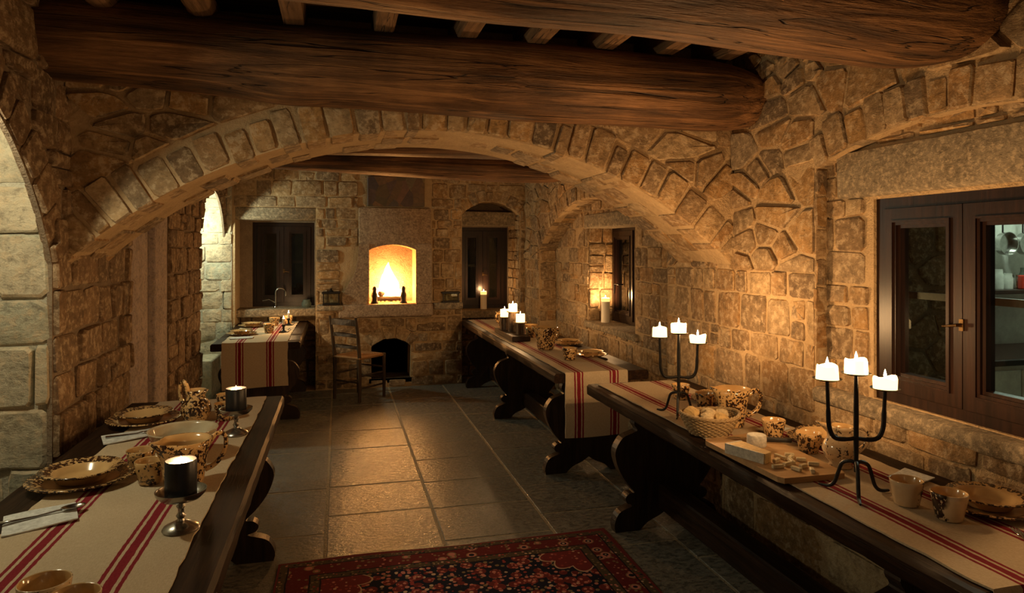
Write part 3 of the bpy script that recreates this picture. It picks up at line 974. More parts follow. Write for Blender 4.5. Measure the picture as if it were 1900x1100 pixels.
# pale coursed stones of the wall inside the far left alcove
P_al = lambda u, v, w: (u, 7.99 - w, v)
wal = panel('wall_alcove_far', P_al, [(-2.6, 0), (-1.13, 0), (-1.13, 2.5), (-2.6, 2.5)], [], 0.02, 'pale_mortar')
masonry(wal, P_al, (-2.0, -1.13, 0.02, 2.3), [], 'pale_stone', 0.23, 0.16, 23, 0.012, 0.006, 0.016, irr=0.5, coursed=True)
# niche backs
P_b2 = lambda u, v, w: (u, 8.38 - w, v)
wn = panel('wall_back_niche', P_b2, [(-1.2, 0), (2.3, 0), (2.3, 2.3), (-1.2, 2.3)], [[(-0.965, 0.925), (-0.275, 0.925), (-0.275, 1.905), (-0.965, 1.905)], [(1.44, 0.85), (2.08, 0.85), (2.08, 1.865), (1.44, 1.865)]], 0.14, 'dark_mortar')
masonry(wn, P_b2, (-1.1, -0.25, 0.02, 0.82), [], 'rubble_stone', 0.17, 0.12, 24, 0.014, 0.008, 0.026, coursed=True)
masonry(wn, P_b2, (1.42, 2.13, 0.02, 0.74), [], 'rubble_stone', 0.17, 0.12, 25, 0.014, 0.008, 0.026, coursed=True)
MB().bbox(-1.11, -0.24, 8.02, 8.42, 1.92, 2.06, 0.018, 2, 0.004).build('lintel', 'lintel_stone', wn, smooth='auto')
MB().bbox(-1.11, -0.24, 8.10, 8.5, 0.83, 0.92, 0.015, 2, 0.004).build('sill', 'lintel_stone', wn, smooth='auto')
MB().bbox(1.40, 2.14, 8.14, 8.44, 1.88, 2.05, 0.015, 2, 0.004).build('lintel', 'lintel_stone', wn, smooth='auto')
MB().bbox(1.40, 2.14, 8.12, 8.5, 0.76, 0.848, 0.012, 2, 0.003).build('sill', 'lintel_stone', wn, smooth='auto')
P_bj = lambda u, v, w: (2.13 - w - (u - 8.0) * 0.10, u, v)
masonry(wn, P_bj, (8.0, 8.38, 0.86, 2.0), [], 'rubble_stone', 0.16, 0.13, 26, 0.012, 0.008, 0.02, coursed=True)

# ---- left wall: near alcove arch, pier, stone door jamb, rough wall, far alcove arch
L1 = seg_arch(2.15, 1.2, 1.53, 0.78)
hl1 = [(0.95, 0.001), (3.35, 0.001)] + list(reversed(arc(L1[0], L1[1], L1[2], -L1[3], L1[3], 24)))
hl2 = [(4.47, 0.001), (5.40, 0.001), (5.40, 2.0), (4.47, 2.0)]
L3 = seg_arch(7.29, 0.70, 1.70, 0.48)
hl3 = [(6.59, 0.001), (7.99, 0.001)] + list(reversed(arc(L3[0], L3[1], L3[2], -L3[3], L3[3], 18)))
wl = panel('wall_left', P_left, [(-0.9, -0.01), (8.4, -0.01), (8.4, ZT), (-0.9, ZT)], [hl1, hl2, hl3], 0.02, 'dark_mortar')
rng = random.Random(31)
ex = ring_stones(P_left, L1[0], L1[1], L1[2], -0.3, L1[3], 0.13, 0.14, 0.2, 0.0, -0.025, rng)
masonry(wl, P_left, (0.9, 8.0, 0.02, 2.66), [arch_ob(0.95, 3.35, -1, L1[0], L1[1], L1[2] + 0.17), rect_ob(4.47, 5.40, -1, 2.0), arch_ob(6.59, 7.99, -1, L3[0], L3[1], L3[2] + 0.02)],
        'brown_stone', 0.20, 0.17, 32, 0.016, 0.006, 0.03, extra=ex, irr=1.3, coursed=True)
jb = MB().bbox(-1.5, -1.195, 4.475, 4.86, -0.01, 1.98, 0.015, 2, 0.004).build('jamb_stone', 'grey_monolith', wl, smooth='auto')
MB().bbox(-1.5, -1.235, 4.84, 5.06, -0.01, 1.9, 0.01, 2, 0.003).build('jamb_stone', 'grey_monolith', wl, smooth='auto')
MB().bbox(-1.5, -1.195, 5.04, 5.395, -0.01, 1.98, 0.015, 2, 0.004).build('jamb_stone', 'grey_monolith', wl, smooth='auto')
# far jamb of the near alcove, big pale blocks facing the camera
P_j = lambda u, v, w: (u, 3.36 - w, v)
wj = panel('wall_alcove_near', P_j, [(-2.6, 0), (-1.21, 0), (-1.21, 2.5), (-2.6, 2.5)], [], 0.1, 'pale_mortar')
masonry(wj, P_j, (-2.1, -1.205, 0.02, 2.4), [], 'pale_stone', 0.34, 0.22, 33, 0.016, 0.012, 0.035, irr=0.6, coursed=True)
# outer shells of the alcoves
for nm, bx in (('wall_alcove_near_side', (-2.65, -2.6, 0.3, 3.4)), ('wall_alcove_far_side', (-2.65, -2.6, 5.9, 8.0))):
    o = MB().box(bx[0], bx[1], bx[2], bx[3], 0, 2.6).build(nm, 'pale_mortar'); o['kind'] = 'structure'
o = MB().box(-2.65, -1.36, 5.9, 6.0, 0, 2.6).build('wall_alcove_far_front', 'pale_mortar'); o['kind'] = 'structure'
o = MB().box(-2.65, -1.2, 0.3, 0.4, 0, 2.6).build('wall_alcove_near_front', 'pale_mortar'); o['kind'] = 'structure'
o = MB().box(-2.65, -1.21, 5.9, 8.0, 2.5, 2.6).build('ceiling_alcove_far', 'pale_mortar'); o['kind'] = 'structure'
o = MB().box(-2.65, -1.21, 0.3, 3.5, 2.5, 2.6).build('ceiling_alcove_near', 'pale_mortar'); o['kind'] = 'structure'
be = MB().bbox(-2.4, -1.24, 7.45, 7.94, 0.0, 0.46, 0.02, 2, 0.006).build('stone_bench', 'pale_stone', smooth='auto')
tag(be, 'pale stone bench block lit inside the far left alcove', 'bench')

# ---- ceiling: boards and joists
ce = MB().box(-1.4, 2.5, -0.9, 8.5, 2.76, 2.84).build('ceiling', 'board_wood'); ce['kind'] = 'structure'
y = -0.6
rng = random.Random(5)
while y < 3.7:
    wd = rng.uniform(0.16, 0.26)
    MB().bbox(-1.2, 2.2, y + 0.004, y + wd - 0.004, 2.735, 2.758, 0.004, 1, 0.002, rng).build('ceiling_board', 'board_wood', ce)
    y += wd
for i, x in enumerate((-0.96, -0.58, -0.193, 0.204, 0.593, 0.937, 1.297, 1.63, 1.98)):
    w_ = 0.045 if i > 1 else 0.055
    MB().bbox(x - w_, x + w_, -0.6, 3.6, 2.60, 2.733, 0.006 if i > 1 else 0.04, 2, 0.002, rng).build('joist', 'joist_wood', ce, smooth='auto')
for i, x in enumerate((-0.9, -0.5, -0.1, 0.3, 0.7, 1.1, 1.5, 1.9)):
    MB().bbox(x - .05, x + .05, 4.0, 8.2, 2.60, 2.733, 0.012, 2, 0.003, rng).build('joist', 'joist_wood', ce, smooth='auto')

def log_beam(label, y, z0, z1, r0, r1, seed, bumps=(), x0=-1.33, x1=2.30, flat=0.92, bow=0.0):
    rg = random.Random(seed)
    m = MB()
    nr, ns = 84, 28
    ph = [rg.uniform(0, 6.28) for _ in range(10)]
    L = x1 - x0
    vs = []
    for i in range(nr + 1):
        t = i / nr
        x = -L / 2 + L * t
        r = r0 + (r1 - r0) * t
        if t > 0.88: r *= 1 - 0.42 * ((t - 0.88) / 0.12) ** 2
        cz = (z0 + (z1 - z0) * t) - (z0 + z1) / 2 + 0.012 * math.sin(3.1 * t * 2 + ph[0]) + bow * math.sin(PI * t)
        cy = 0.015 * math.sin(2.3 * t * 2 + ph[1])
        for k in range(ns):
            a = 2 * PI * k / ns
            rr = r * (1 + 0.022 * math.sin(2 * a + ph[2] + 3 * t) + 0.014 * math.sin(3 * a + ph[3] - 5 * t) + 0.010 * math.sin(5 * a + 9 * t + ph[4]) + 0.012 * math.sin(14 * t + a + ph[5]))
            for (bt, ba, bw, bh) in bumps:
                da = (a - ba + PI) % (2 * PI) - PI
                rr += bh * math.exp(-((t - bt) / bw) ** 2 - (da / 0.6) ** 2)
            vs.append((x, cy + rr * math.cos(a), cz + rr * math.sin(a) * flat))
    fs = []
    for i in range(nr):
        for k in range(ns):
            k2 = (k + 1) % ns
            fs.append((i * ns + k, i * ns + k2, (i + 1) * ns + k2, (i + 1) * ns + k))
    fs += [tuple(range(ns)), tuple(nr * ns + k for k in range(ns))]
    m.add(vs, fs)
    o = m.build('wooden_beam', 'beam_wood', smooth='auto', loc=((x0 + x1) / 2, y, (z0 + z1) / 2))
    return tag(o, label, 'beam')
B1L = 'thick dark log beam lying right above the stone arch'
log_beam(B1L, 3.33, 2.515, 2.395, 0.205, 0.20, 41, bumps=((0.30, 4.4, 0.05, 0.03), (0.62, 4.6, 0.12, 0.02), (0.56, 3.6, 0.03, 0.02)))
log_beam('thick weathered log beam nearest the camera at the top of the picture', 2.02, 2.60, 2.47, 0.245, 0.255, 42, bumps=((0.5, 4.5, 0.1, 0.02),))
log_beam('rear log beam in front of the fireplace wall, seen below the arch', 6.45, 2.42, 2.36, 0.12, 0.125, 43)
log_beam('log beam just behind the arch, higher than the rear one', 5.2, 2.43, 2.41, 0.15, 0.16, 44, bow=0.02)

# ================================================================== WINDOWS
def ring_frame(m, fn, a0, a1, b0, b1, wdt, w0, w1):
    # rectangular frame in plane coords: fn(u,v,w)
    for (p, q, r_, s) in ((a0, a0 + wdt, b0, b1), (a1 - wdt, a1, b0, b1), (a0 + wdt, a1 - wdt, b0, b0 + wdt), (a0 + wdt, a1 - wdt, b1 - wdt, b1)):
        m.prism([(p, r_), (q, r_), (q, s), (p, s)], fn, w0, w1)
def window(name, fn, u0, u1, v0, v1, leaves, fw=0.045, latch=True, bar=True, sw=0.07):
    o = bpy.data.objects.new(name, None); COL.objects.link(o); o['kind'] = 'structure'
    m = MB(); ring_frame(m, fn, u0, u1, v0, v1, fw, -0.03, 0.03); m.build('window_frame', 'window_wood', o)
    W = (u1 - u0 - 2 * fw) / leaves
    for k in range(leaves):
        a, b = u0 + fw + k * W + 0.002, u0 + fw + (k + 1) * W - 0.002
        c0, c1 = v0 + fw + 0.002, v1 - fw - 0.002
        m = MB()
        ring_frame(m, fn, a, b, c0, c1, sw, -0.018, 0.042)
        ring_frame(m, fn, a + sw, b - sw, c0 + sw, c1 - sw, 0.013, -0.012, 0.030)     # moulding around the pane
        ring_frame(m, fn, a + sw - 0.02, b - sw + 0.02, c0 + sw - 0.02, c1 - sw + 0.02, 0.008, 0.03, 0.050)
        leaf = m.build('casement', 'window_wood', o)
        MB().prism([(a + sw, c0 + sw), (b - sw, c0 + sw), (b - sw, c1 - sw), (a + sw, c1 - sw)], fn, 0.004, 0.008).build('pane', 'window_glass', leaf)
        if bar:
            vm = c0 + (c1 - c0) * 0.53
            MB().prism([(a + sw, vm - 0.014), (b - sw, vm - 0.014), (b - sw, vm + 0.014), (a + sw, vm + 0.014)], fn, -0.03, -0.012).build('glazing_bar', 'window_wood', leaf)
    if latch:
        um = (u0 + u1) / 2
        vm = v0 + (v1 - v0) * 0.42
        m = MB()
        m.prism([(um - 0.009, vm - 0.022), (um + 0.009, vm - 0.022), (um + 0.009, vm + 0.022), (um - 0.009, vm + 0.022)], fn, 0.042, 0.05)
        m.tube([fn(um, vm, 0.045), fn(um, vm, 0.075), fn(um + 0.02, vm - 0.004, 0.078), fn(um + 0.06, vm - 0.01, 0.072)], [0.007, 0.006, 0.005, 0.004], 8)
        m.build('latch', 'brass', o, smooth='auto')
    return o
window('window_1', lambda u, v, w: (2.31 - w, u, v), 1.63, 2.50, 0.95, 1.815, 2)
window('window_2', lambda u, v, w: (2.67 - w, u, v), 5.80, 6.34, 0.887, 1.80, 1, fw=0.03, latch=False)
hd = MB().tube([(2.60, 5.98, 1.26), (2.555, 5.98, 1.26), (2.55, 6.06, 1.262), (2.55, 6.075, 1.17)], 0.007, 8).build('window_handle', 'iron', bpy.data.objects['window_2'], smooth='auto')
window('window_3', lambda u, v, w: (u, 8.46 - w, v), -0.965, -0.275, 0.925, 1.905, 2)
window('window_4', lambda u, v, w: (u, 8.46 - w, v), 1.44, 2.08, 0.85, 1.865, 2)
# shells outside the windows
o = MB().box(2.215, 2.42, 7.405, 7.5, 0, 2.2).build('niche_side', 'mortar', wr)
for nm, b in (('wall_outside_back', (-1.6, 2.8, 9.3, 9.4, 0, 2.6)), ('wall_outside_right', (3.3, 3.4, 4.4, 8.2, 0, 2.6))):
    o = MB().box(*b).build(nm, 'outside_wall'); o['kind'] = 'structure'
P_o = lambda u, v, w: (u, 3.25 - w, v)
wo = panel('wall_outside_passage', P_o, [(2.48, 0), (3.72, 0), (3.72, 2.5), (2.48, 2.5)], [], 0.1, 'dark_mortar')
masonry(wo, P_o, (2.5, 3.7, 0.3, 2.2), [], 'brown_stone', 0.26, 0.2, 61, 0.02, 0.008, 0.02)
wk = MB().box(3.72, 5.6, 4.0, 4.1, 0, 2.5).build('wall_kitchen', 'white_enamel'); wk['kind'] = 'structure'
wk = MB().box(5.5, 5.6, 1.0, 4.0, 0, 2.5).build('wall_kitchen_side', 'white_enamel'); wk['kind'] = 'structure'
wk = MB().box(2.48, 5.6, 1.0, 4.1, -0.1, 0.0).build('floor_kitchen', 'grout'); wk['kind'] = 'structure'
wk = MB().box(2.5, 5.6, 1.0, 4.1, 2.5, 2.6).build('ceiling_kitchen', 'white_enamel'); wk['kind'] = 'structure'
kc = thing('kitchen_cabinet', (4.4, 3.7, 0), 'white kitchen cabinet behind the right-hand window pane', 'cabinet')
MB().bbox(-0.6, 0.6, -0.28, 0.28, 0.1, 0.86, 0.006, 1).build('body', 'white_enamel', kc)
for k in (-1, 0, 1):
    d = MB().bbox(-0.19 + k * 0.39, 0.19 + k * 0.39, -0.30, -0.282, 0.13, 0.83, 0.005, 1).build('door', 'white_enamel', kc)
    MB().tube([(k * 0.39 - 0.14, -0.30, 0.78), (k * 0.39 - 0.14, -0.33, 0.77), (k * 0.39 - 0.14, -0.33, 0.68), (k * 0.39 - 0.14, -0.30, 0.67)], 0.006, 6).build('handle', 'iron', d)
MB().bbox(-0.62, 0.62, -0.31, 0.28, 0.86, 0.90, 0.006, 1).build('worktop', 'window_wood', kc)
sh = MB().bbox(3.8, 5.3, 3.78, 3.995, 1.28, 1.31, 0.004, 1).build('wall_shelf', 'window_wood')
tag(sh, 'dark wall shelf in the kitchen behind the window pane', 'shelf')
for k, (x, hh, mt) in enumerate(((4.60, 0.14, 'white_enamel'), (4.685, 0.11, 'white_enamel'), (4.77, 0.1, 'steel'), (4.85, 0.15, 'jar_glass'))):
    o = MB().lathe([(0.0, 0), (0.035, 0.0), (0.037, hh * 0.7), (0.03, hh * 0.8), (0.03, hh), (0.0, hh)], 16).build('kitchen_jar', mt, smooth='auto', loc=(x, 3.9, 1.31))
    tag(o, ('white jar on the kitchen shelf nearest the window frame', 'shorter white jar second on the kitchen shelf', 'steel tin on the kitchen shelf behind the glass', 'dark glass jar on the kitchen shelf at the far right')[k], 'jar')
rl = MB().tube([(3.8, 3.93, 1.86), (5.3, 3.93, 1.86)], 0.008, 6).build('pot_rail', 'iron'); tag(rl, 'thin iron rail for pans on the kitchen wall', 'rail')
for k, x in enumerate((4.655, 4.84)):
    pn = thing('hanging_pan', (x, 3.91, 1.845), ('steel pan hanging in the kitchen nearest the window frame', 'steel pan hanging farther right on the kitchen rail')[k], 'pan')
    MB().tube([(0, 0, 0), (0, 0, -0.13)], 0.006, 6).build('handle', 'iron', pn)
    mm = MB().lathe([(0.0, 0), (0.08, 0), (0.085, 0.05), (0.08, 0.05), (0.075, 0.01), (0, 0.01)], 20)
    mm.v = [(v[0], -v[2], v[1] - 0.21) for v in mm.v]
    mm.build('bowl', 'steel', pn, smooth='auto')
o = MB().bbox(-0.02, 0.02, -0.02, 0.02, 0, 0.10, 0.008, 2).build('red_bottle', 'red_plastic', loc=(4.735, 3.83, 1.31)); tag(o, 'small red bottle on the kitchen shelf behind the window', 'bottle')

# ================================================================== FIREPLACE
fp = thing('fireplace', (0.6, 8.0, 0), 'raised stone fireplace with a glowing arched firebox in the back wall', 'fireplace')
fpx = 0.6
m = MB()
hood = [(-0.37, 1.665), (0.44, 1.665), (0.44, 2.065), (-0.37, 2.065)]
m.bbox(-0.375, 0.445, -0.05, 0.02, 1.655, 2.065, 0.012, 2, 0.004)
m.build('hood_slab', 'hood_stone', fp, smooth='auto')
# big jamb stones beside the firebox, the left one with a sloping shoulder
f_fp = lambda u, v, w: (u, -w, v)
lo = catmull([(-0.55, 0.965), (-0.56, 1.06), (-0.50, 1.18), (-0.42, 1.32), (-0.385, 1.5), (-0.375, 1.655)], 4) + [(-0.262, 1.655), (-0.262, 1.40), (-0.262, 1.1), (-0.285, 1.03), (-0.285, 0.965)]
MB().prism(lo, f_fp, -0.02, 0.065).build('jamb_block', 'hood_stone', fp)
MB().prism([(0.272, 0.965), (0.455, 0.965), (0.455, 1.655), (0.272, 1.655)], f_fp, -0.02, 0.05).build('jamb_block', 'hood_stone', fp)
top = arc(FB[0] - fpx, FB[1], FB[2] - 0.001, -FB[3], FB[3], 10)
MB().prism([(-0.265, 1.66)] + [(0.275, 1.66)] + list(reversed(top)), f_fp, -0.02, 0.05).build('firebox_arch', 'hood_stone', fp)
MB().bbox(-0.60, 0.47, -0.10, 0.10, 0.815, 0.962, 0.03, 3, 0.006).build('hearth_slab', 'hood_stone', fp, smooth='auto')
MB().bbox(-0.84, -0.55, -0.10, 0.10, 0.895, 0.965, 0.015, 2, 0.005).build('ledge_stone', 'lintel_stone', fp, smooth='auto')
MB().bbox(0.475, 0.82, -0.08, 0.10, 0.89, 0.968, 0.012, 2, 0.004).build('ledge_stone', 'lintel_stone', fp, smooth='auto')
m = MB()
m.box(-0.36, 0.37, 0.0, 0.62, 0.93, 0.962)
m.build('hearth_floor', 'ash', fp)
m = MB()
rg = random.Random(6)
z = 0.964
while z < 1.72:                       # thin brick courses of the firebox back and cheeks
    bh = 0.036
    j = rg.uniform(0, 0.004)
    m.box(-0.30, 0.31, 0.50 + j, 0.56, z, z + bh - 0.004)
    m.box(-0.33, -0.276 - j, 0.02, 0.52, z, z + bh - 0.004)
    m.box(0.284 + j, 0.34, 0.02, 0.52, z, z + bh - 0.004)
    z += bh
o = m.build('firebox_bricks', 'fire_brick', fp); o['kind'] = 'stuff'
MB().box(-0.36, 0.37, 0.01, 0.6, 1.72, 1.78).box(-0.36, 0.37, 0.56, 0.62, 0.93, 1.75).build('firebox_shell', 'soot', fp)
MB().box(-0.3, 0.28, 0.38, 0.42, 0.0, 0.7).box(-0.3, 0.28, 0.0, 0.40, 0.05, 0.101).box(-0.3, -0.236, 0.02, 0.4, 0.1, 0.7).box(0.216, 0.28, 0.02, 0.4, 0.1, 0.7).build('log_hole_lining', 'soot', fp)

def flame_shape(m, cx, cy, z0, hh, r, seed, mi=0):
    rg = random.Random(seed)
    p1, p2 = rg.uniform(0, 6), rg.uniform(0, 6)
    def fn(i, a, rr, z, p):
        t = (z - z0) / hh
        sway = 0.25 * r * math.sin(5 * t + p1) * t
        rr2 = rr * (1 + 0.18 * math.sin(3 * a + 6 * t + p2))
        return (cx + sway + rr2 * math.cos(a), cy + rr2 * math.sin(a) * 0.7, z)
    prof = [(0.0001, z0)] + [(r * (math.sin(PI * min(1, (t ** 0.62))) * 0.8 + 0.55 * (1 - t) * min(1, t * 6)), z0 + hh * t) for t in (0.04, 0.1, 0.2, 0.32, 0.45, 0.58, 0.7, 0.82, 0.92)] + [(0.0001, z0 + hh)]
    m.lathe(prof, 14, None, fn)
fire = thing('fire', (0.585, 8.22, 0.965), 'bright white and orange log fire burning in the firebox', 'fire')
m = MB(); flame_shape(m, 0.0, 0.0, 0.03, 0.44, 0.085, 1); m.build('flame', 'fire_core', fire, smooth=True)
m = MB(); flame_shape(m, -0.06, 0.02, 0.03, 0.30, 0.07, 2); m.build('flame', 'fire_core', fire, smooth=True)
m = MB(); flame_shape(m, 0.06, 0.03, 0.03, 0.24, 0.07, 3); m.build('flame', 'fire_core', fire, smooth=True)
m = MB(); flame_shape(m, -0.12, 0.03, 0.02, 0.15, 0.06, 4); m.build('flame', 'fire_outer', fire, smooth=True)
m = MB(); flame_shape(m, 0.13, 0.03, 0.02, 0.13, 0.06, 5); m.build('flame', 'fire_outer', fire, smooth=True)
m = MB()
for k in range(40):
    a, q = rg.uniform(-0.2, 0.2), rg.uniform(-0.1, 0.12)
    s = rg.uniform(0.008, 0.02)
    m.bbox(a - s, a + s, q - s, q + s, 0.0, s * 1.3, s * 0.3, 1, s * 0.2, rg)
o = m.build('embers', 'ember', fire); o['kind'] = 'stuff'
for k, (xa, ya, xb, yb, zz) in enumerate(((0.40, 8.16, 0.78, 8.20, 0.035), (0.42, 8.30, 0.76, 8.27, 0.035), (0.47, 8.17, 0.68, 8.33, 0.10))):
    m = MB().tube([(xa, ya, 0.965 + zz), ((xa + xb) / 2, (ya + yb) / 2 + .01, 0.965 + zz + 0.008), (xb, yb, 0.965 + zz)], [0.032, 0.036, 0.030], 10)
    c = Vector(((xa + xb) / 2, (ya + yb) / 2, 0.965)); m.v = [tuple(Vector(v) - c) for v in m.v]
    o = m.build('firewood_log', 'log_bark', loc=c)
    tag(o, ('front burning log lying in the firebox', 'rear burning log lying in the firebox', 'top log laid across the two burning logs')[k], 'log', 'logs in the fire')
fl_ = lamp('fire_light', (0.585, 8.12, 1.17), 5, (1.0, 0.46, 0.13), 0.07)
for k, x in enumerate((0.405, 0.735)):
    o = MB().lathe([(0.0, 0), (0.045, 0.0), (0.043, 0.012), (0.032, 0.03), (0.029, 0.06), (0.036, 0.085), (0.034, 0.11), (0.022, 0.135), (0.023, 0.15), (0.026, 0.165), (0.022, 0.185), (0.010, 0.198), (0.0, 0.2)], 18).build('andiron', 'iron', smooth='auto', loc=(x, 8.045, 0.963))
    tag(o, ('dark figure-shaped iron firedog at the left of the fire', 'dark figure-shaped iron firedog at the right of the fire')[k], 'firedog')
o = MB().bbox(-0.325, 0.325, -0.03, 0.03, 0, 0.345, 0.006, 1).build('painted_panel', 'painted_panel', loc=(0.645, 7.965, 2.085))
tag(o, 'faded dark painted panel with small figures above the fireplace', 'painting')

def lantern(loc, label, w_, h_, rotz=0.0, knob=True):
    t = thing('lantern', loc, label, 'lantern', rotz=rotz)
    a = w_ / 2
    MB().bbox(-a, a, -0.06, 0.06, 0, 0.018, 0.004, 1).build('base', 'iron', t)
    MB().bbox(-a - 0.006, a + 0.006, -0.066, 0.066, h_ - 0.025, h_, 0.006, 1).build('lid', 'iron', t)
    for sx in (-1, 1):
        for sy in (-1, 1):
            MB().box(sx * (a - 0.012) - 0.006, sx * (a - 0.012) + 0.006, sy * 0.048 - 0.006, sy * 0.048 + 0.006, 0.016, h_ - 0.02).build('post', 'iron', t)
    MB().box(-a + 0.018, a - 0.018, -0.05, -0.046, 0.018, h_ - 0.025).build('pane', 'window_glass', t)
    MB().box(-a + 0.018, a - 0.018, 0.046, 0.05, 0.018, h_ - 0.025).build('back_plate', 'iron', t)
    if knob:
        MB().lathe([(0.0, h_), (0.03, h_), (0.02, h_ + 0.012), (0.008, h_ + 0.018), (0.012, h_ + 0.03), (0.0, h_ + 0.04)], 12).build('knob', 'iron', t, smooth='auto')
    return t
lantern((-0.08, 7.955, 0.966), 'small dark metal lantern on the ledge left of the fireplace', 0.19, 0.15)
lantern((1.28, 7.99, 0.969), 'small glazed dark box lantern on the ledge right of the fireplace', 0.20, 0.125, knob=False)
# tap and jar on the left window sill
tp = thing('sink_tap', (-0.70, 8.27, 0.92), 'thin curved metal tap on the left back window sill', 'tap')
MB().lathe([(0.0, 0), (0.025, 0), (0.022, 0.015), (0.012, 0.025), (0.0, 0.026)], 14).build('base', 'steel', tp, smooth='auto')
MB().tube([(0, 0, 0.02), (0, 0, 0.17)] + [(0.055 - 0.055 * math.cos(t), 0, 0.17 + 0.055 * math.sin(t)) for t in (0.4, 0.8, 1.2, 1.6, 2.0, 2.4, 2.8, 3.14)] + [(0.11, 0, 0.13)], 0.009, 8).build('spout', 'steel', tp, smooth='auto')
MB().tube([(-0.01, 0, 0.06), (-0.07, -0.02, 0.10), (-0.14, -0.03, 0.085)], 0.006, 6).build('lever', 'steel', tp, smooth='auto')
o = MB().lathe([(0.0, 0), (0.045, 0), (0.055, 0.02), (0.055, 0.05), (0.04, 0.075), (0.042, 0.09), (0.0, 0.095)], 20).build('glass_jar', 'jar_glass', smooth='auto', loc=(-0.36, 8.25, 0.92))
tag(o, 'squat glass jar at the right end of the left back window sill', 'jar')

# ================================================================== TABLES
leg_half = [(0.13, 0.70), (0.185, 0.655), (0.205, 0.61), (0.185, 0.575), (0.215, 0.56), (0.275, 0.535), (0.315, 0.475), (0.318, 0.42), (0.29, 0.34), (0.245, 0.27), (0.205, 0.222), (0.235, 0.215), (0.258, 0.19), (0.245, 0.16), (0.21, 0.145), (0.255, 0.13), (0.30, 0.105), (0.325, 0.045), (0.318, 0.0), (0.17, 0.0), (0.12, 0.045), (0.05, 0.075), (0.0, 0.108)]
def table(label, x0, x1, y0, y1, legs, thick=0.066, h=0.76, scale=1.0):
    cx, cy = (x0 + x1) / 2, (y0 + y1) / 2
    t = thing('trestle_table', (cx, cy, 0), label, 'table')
    a, b = (x1 - x0) / 2, (y1 - y0) / 2
    rg = random.Random(int(abs(cy) * 100))
    # top slab with slightly waney worn edges
    m = MB()
    k = 36
    prof = [(-a, h - thick + 0.008), (-a, h - 0.012), (-a + 0.012, h), (a - 0.012, h), (a, h - 0.012), (a, h - thick + 0.008), (a - 0.008, h - thick), (-a + 0.008, h - thick)]
    vs, fs = [], []
    for i in range(k + 1):
        yy = -b + 2 * b * i / k
        for q, (px, pz) in enumerate(prof):
            e = rg.uniform(-0.0014, 0.0014) if abs(px) > a - 0.02 else 0
            vs.append((px + e, yy, pz + (rg.uniform(-0.002, 0.002) if q in (0, 5, 6, 7) else 0)))
    np_ = len(prof)
    for i in range(k):
        for q in range(np_):
            q2 = (q + 1) % np_
            fs.append((i * np_ + q, i * np_ + q2, (i + 1) * np_ + q2, (i + 1) * np_ + q))
    fs += [tuple(range(np_)), tuple(k * np_ + q for q in range(np_))]
    m.add(vs, fs).build('tabletop', 'table_wood', t, smooth='auto')
    half = catmull(leg_half[:19], 3) + catmull(leg_half[19:], 3)
    sx = scale * (a - 0.015) / 0.325
    zs = (h - thick) / 0.70
    poly = [(u * sx, v * zs) for u, v in half] + [(-u * sx, v * zs) for u, v in reversed(half[:-1])]
    for ly in legs:
        MB().prism(poly, lambda u, v, w, ly=ly: (u, ly - cy + w, v), -0.032, 0.032).build('trestle_leg', 'trestle_wood', t)
    for l0, l1 in zip(legs, legs[1:]):
        MB().bbox(-0.055, 0.055, l0 - cy + 0.03, l1 - cy - 0.03, 0.115, 0.255, 0.008, 1).build('stretcher', 'table_wood', t)
    MB().box(-a * 0.45, a * 0.45, legs[0] - cy - 0.05, legs[-1] - cy + 0.05, h - thick - 0.03, h - thick + 0.001).build('batten', 'trestle_wood', t)
    return t
table('long dark trestle table in the right foreground set with cheese and candelabra', 1.49, 2.165, 1.33, 3.98, [1.72, 3.61])
table('long dark trestle table along the far right wall with a hanging runner', 1.40, 2.085, 4.36, 7.9, [4.65, 6.28, 7.72])
table('long dark trestle table in the left foreground with black candles', -1.10, -0.30, 1.15, 4.10, [1.5, 3.72])
table('dark trestle table at the far left below the back window', -1.09, -0.335, 6.45, 8.3, [6.75, 8.0])

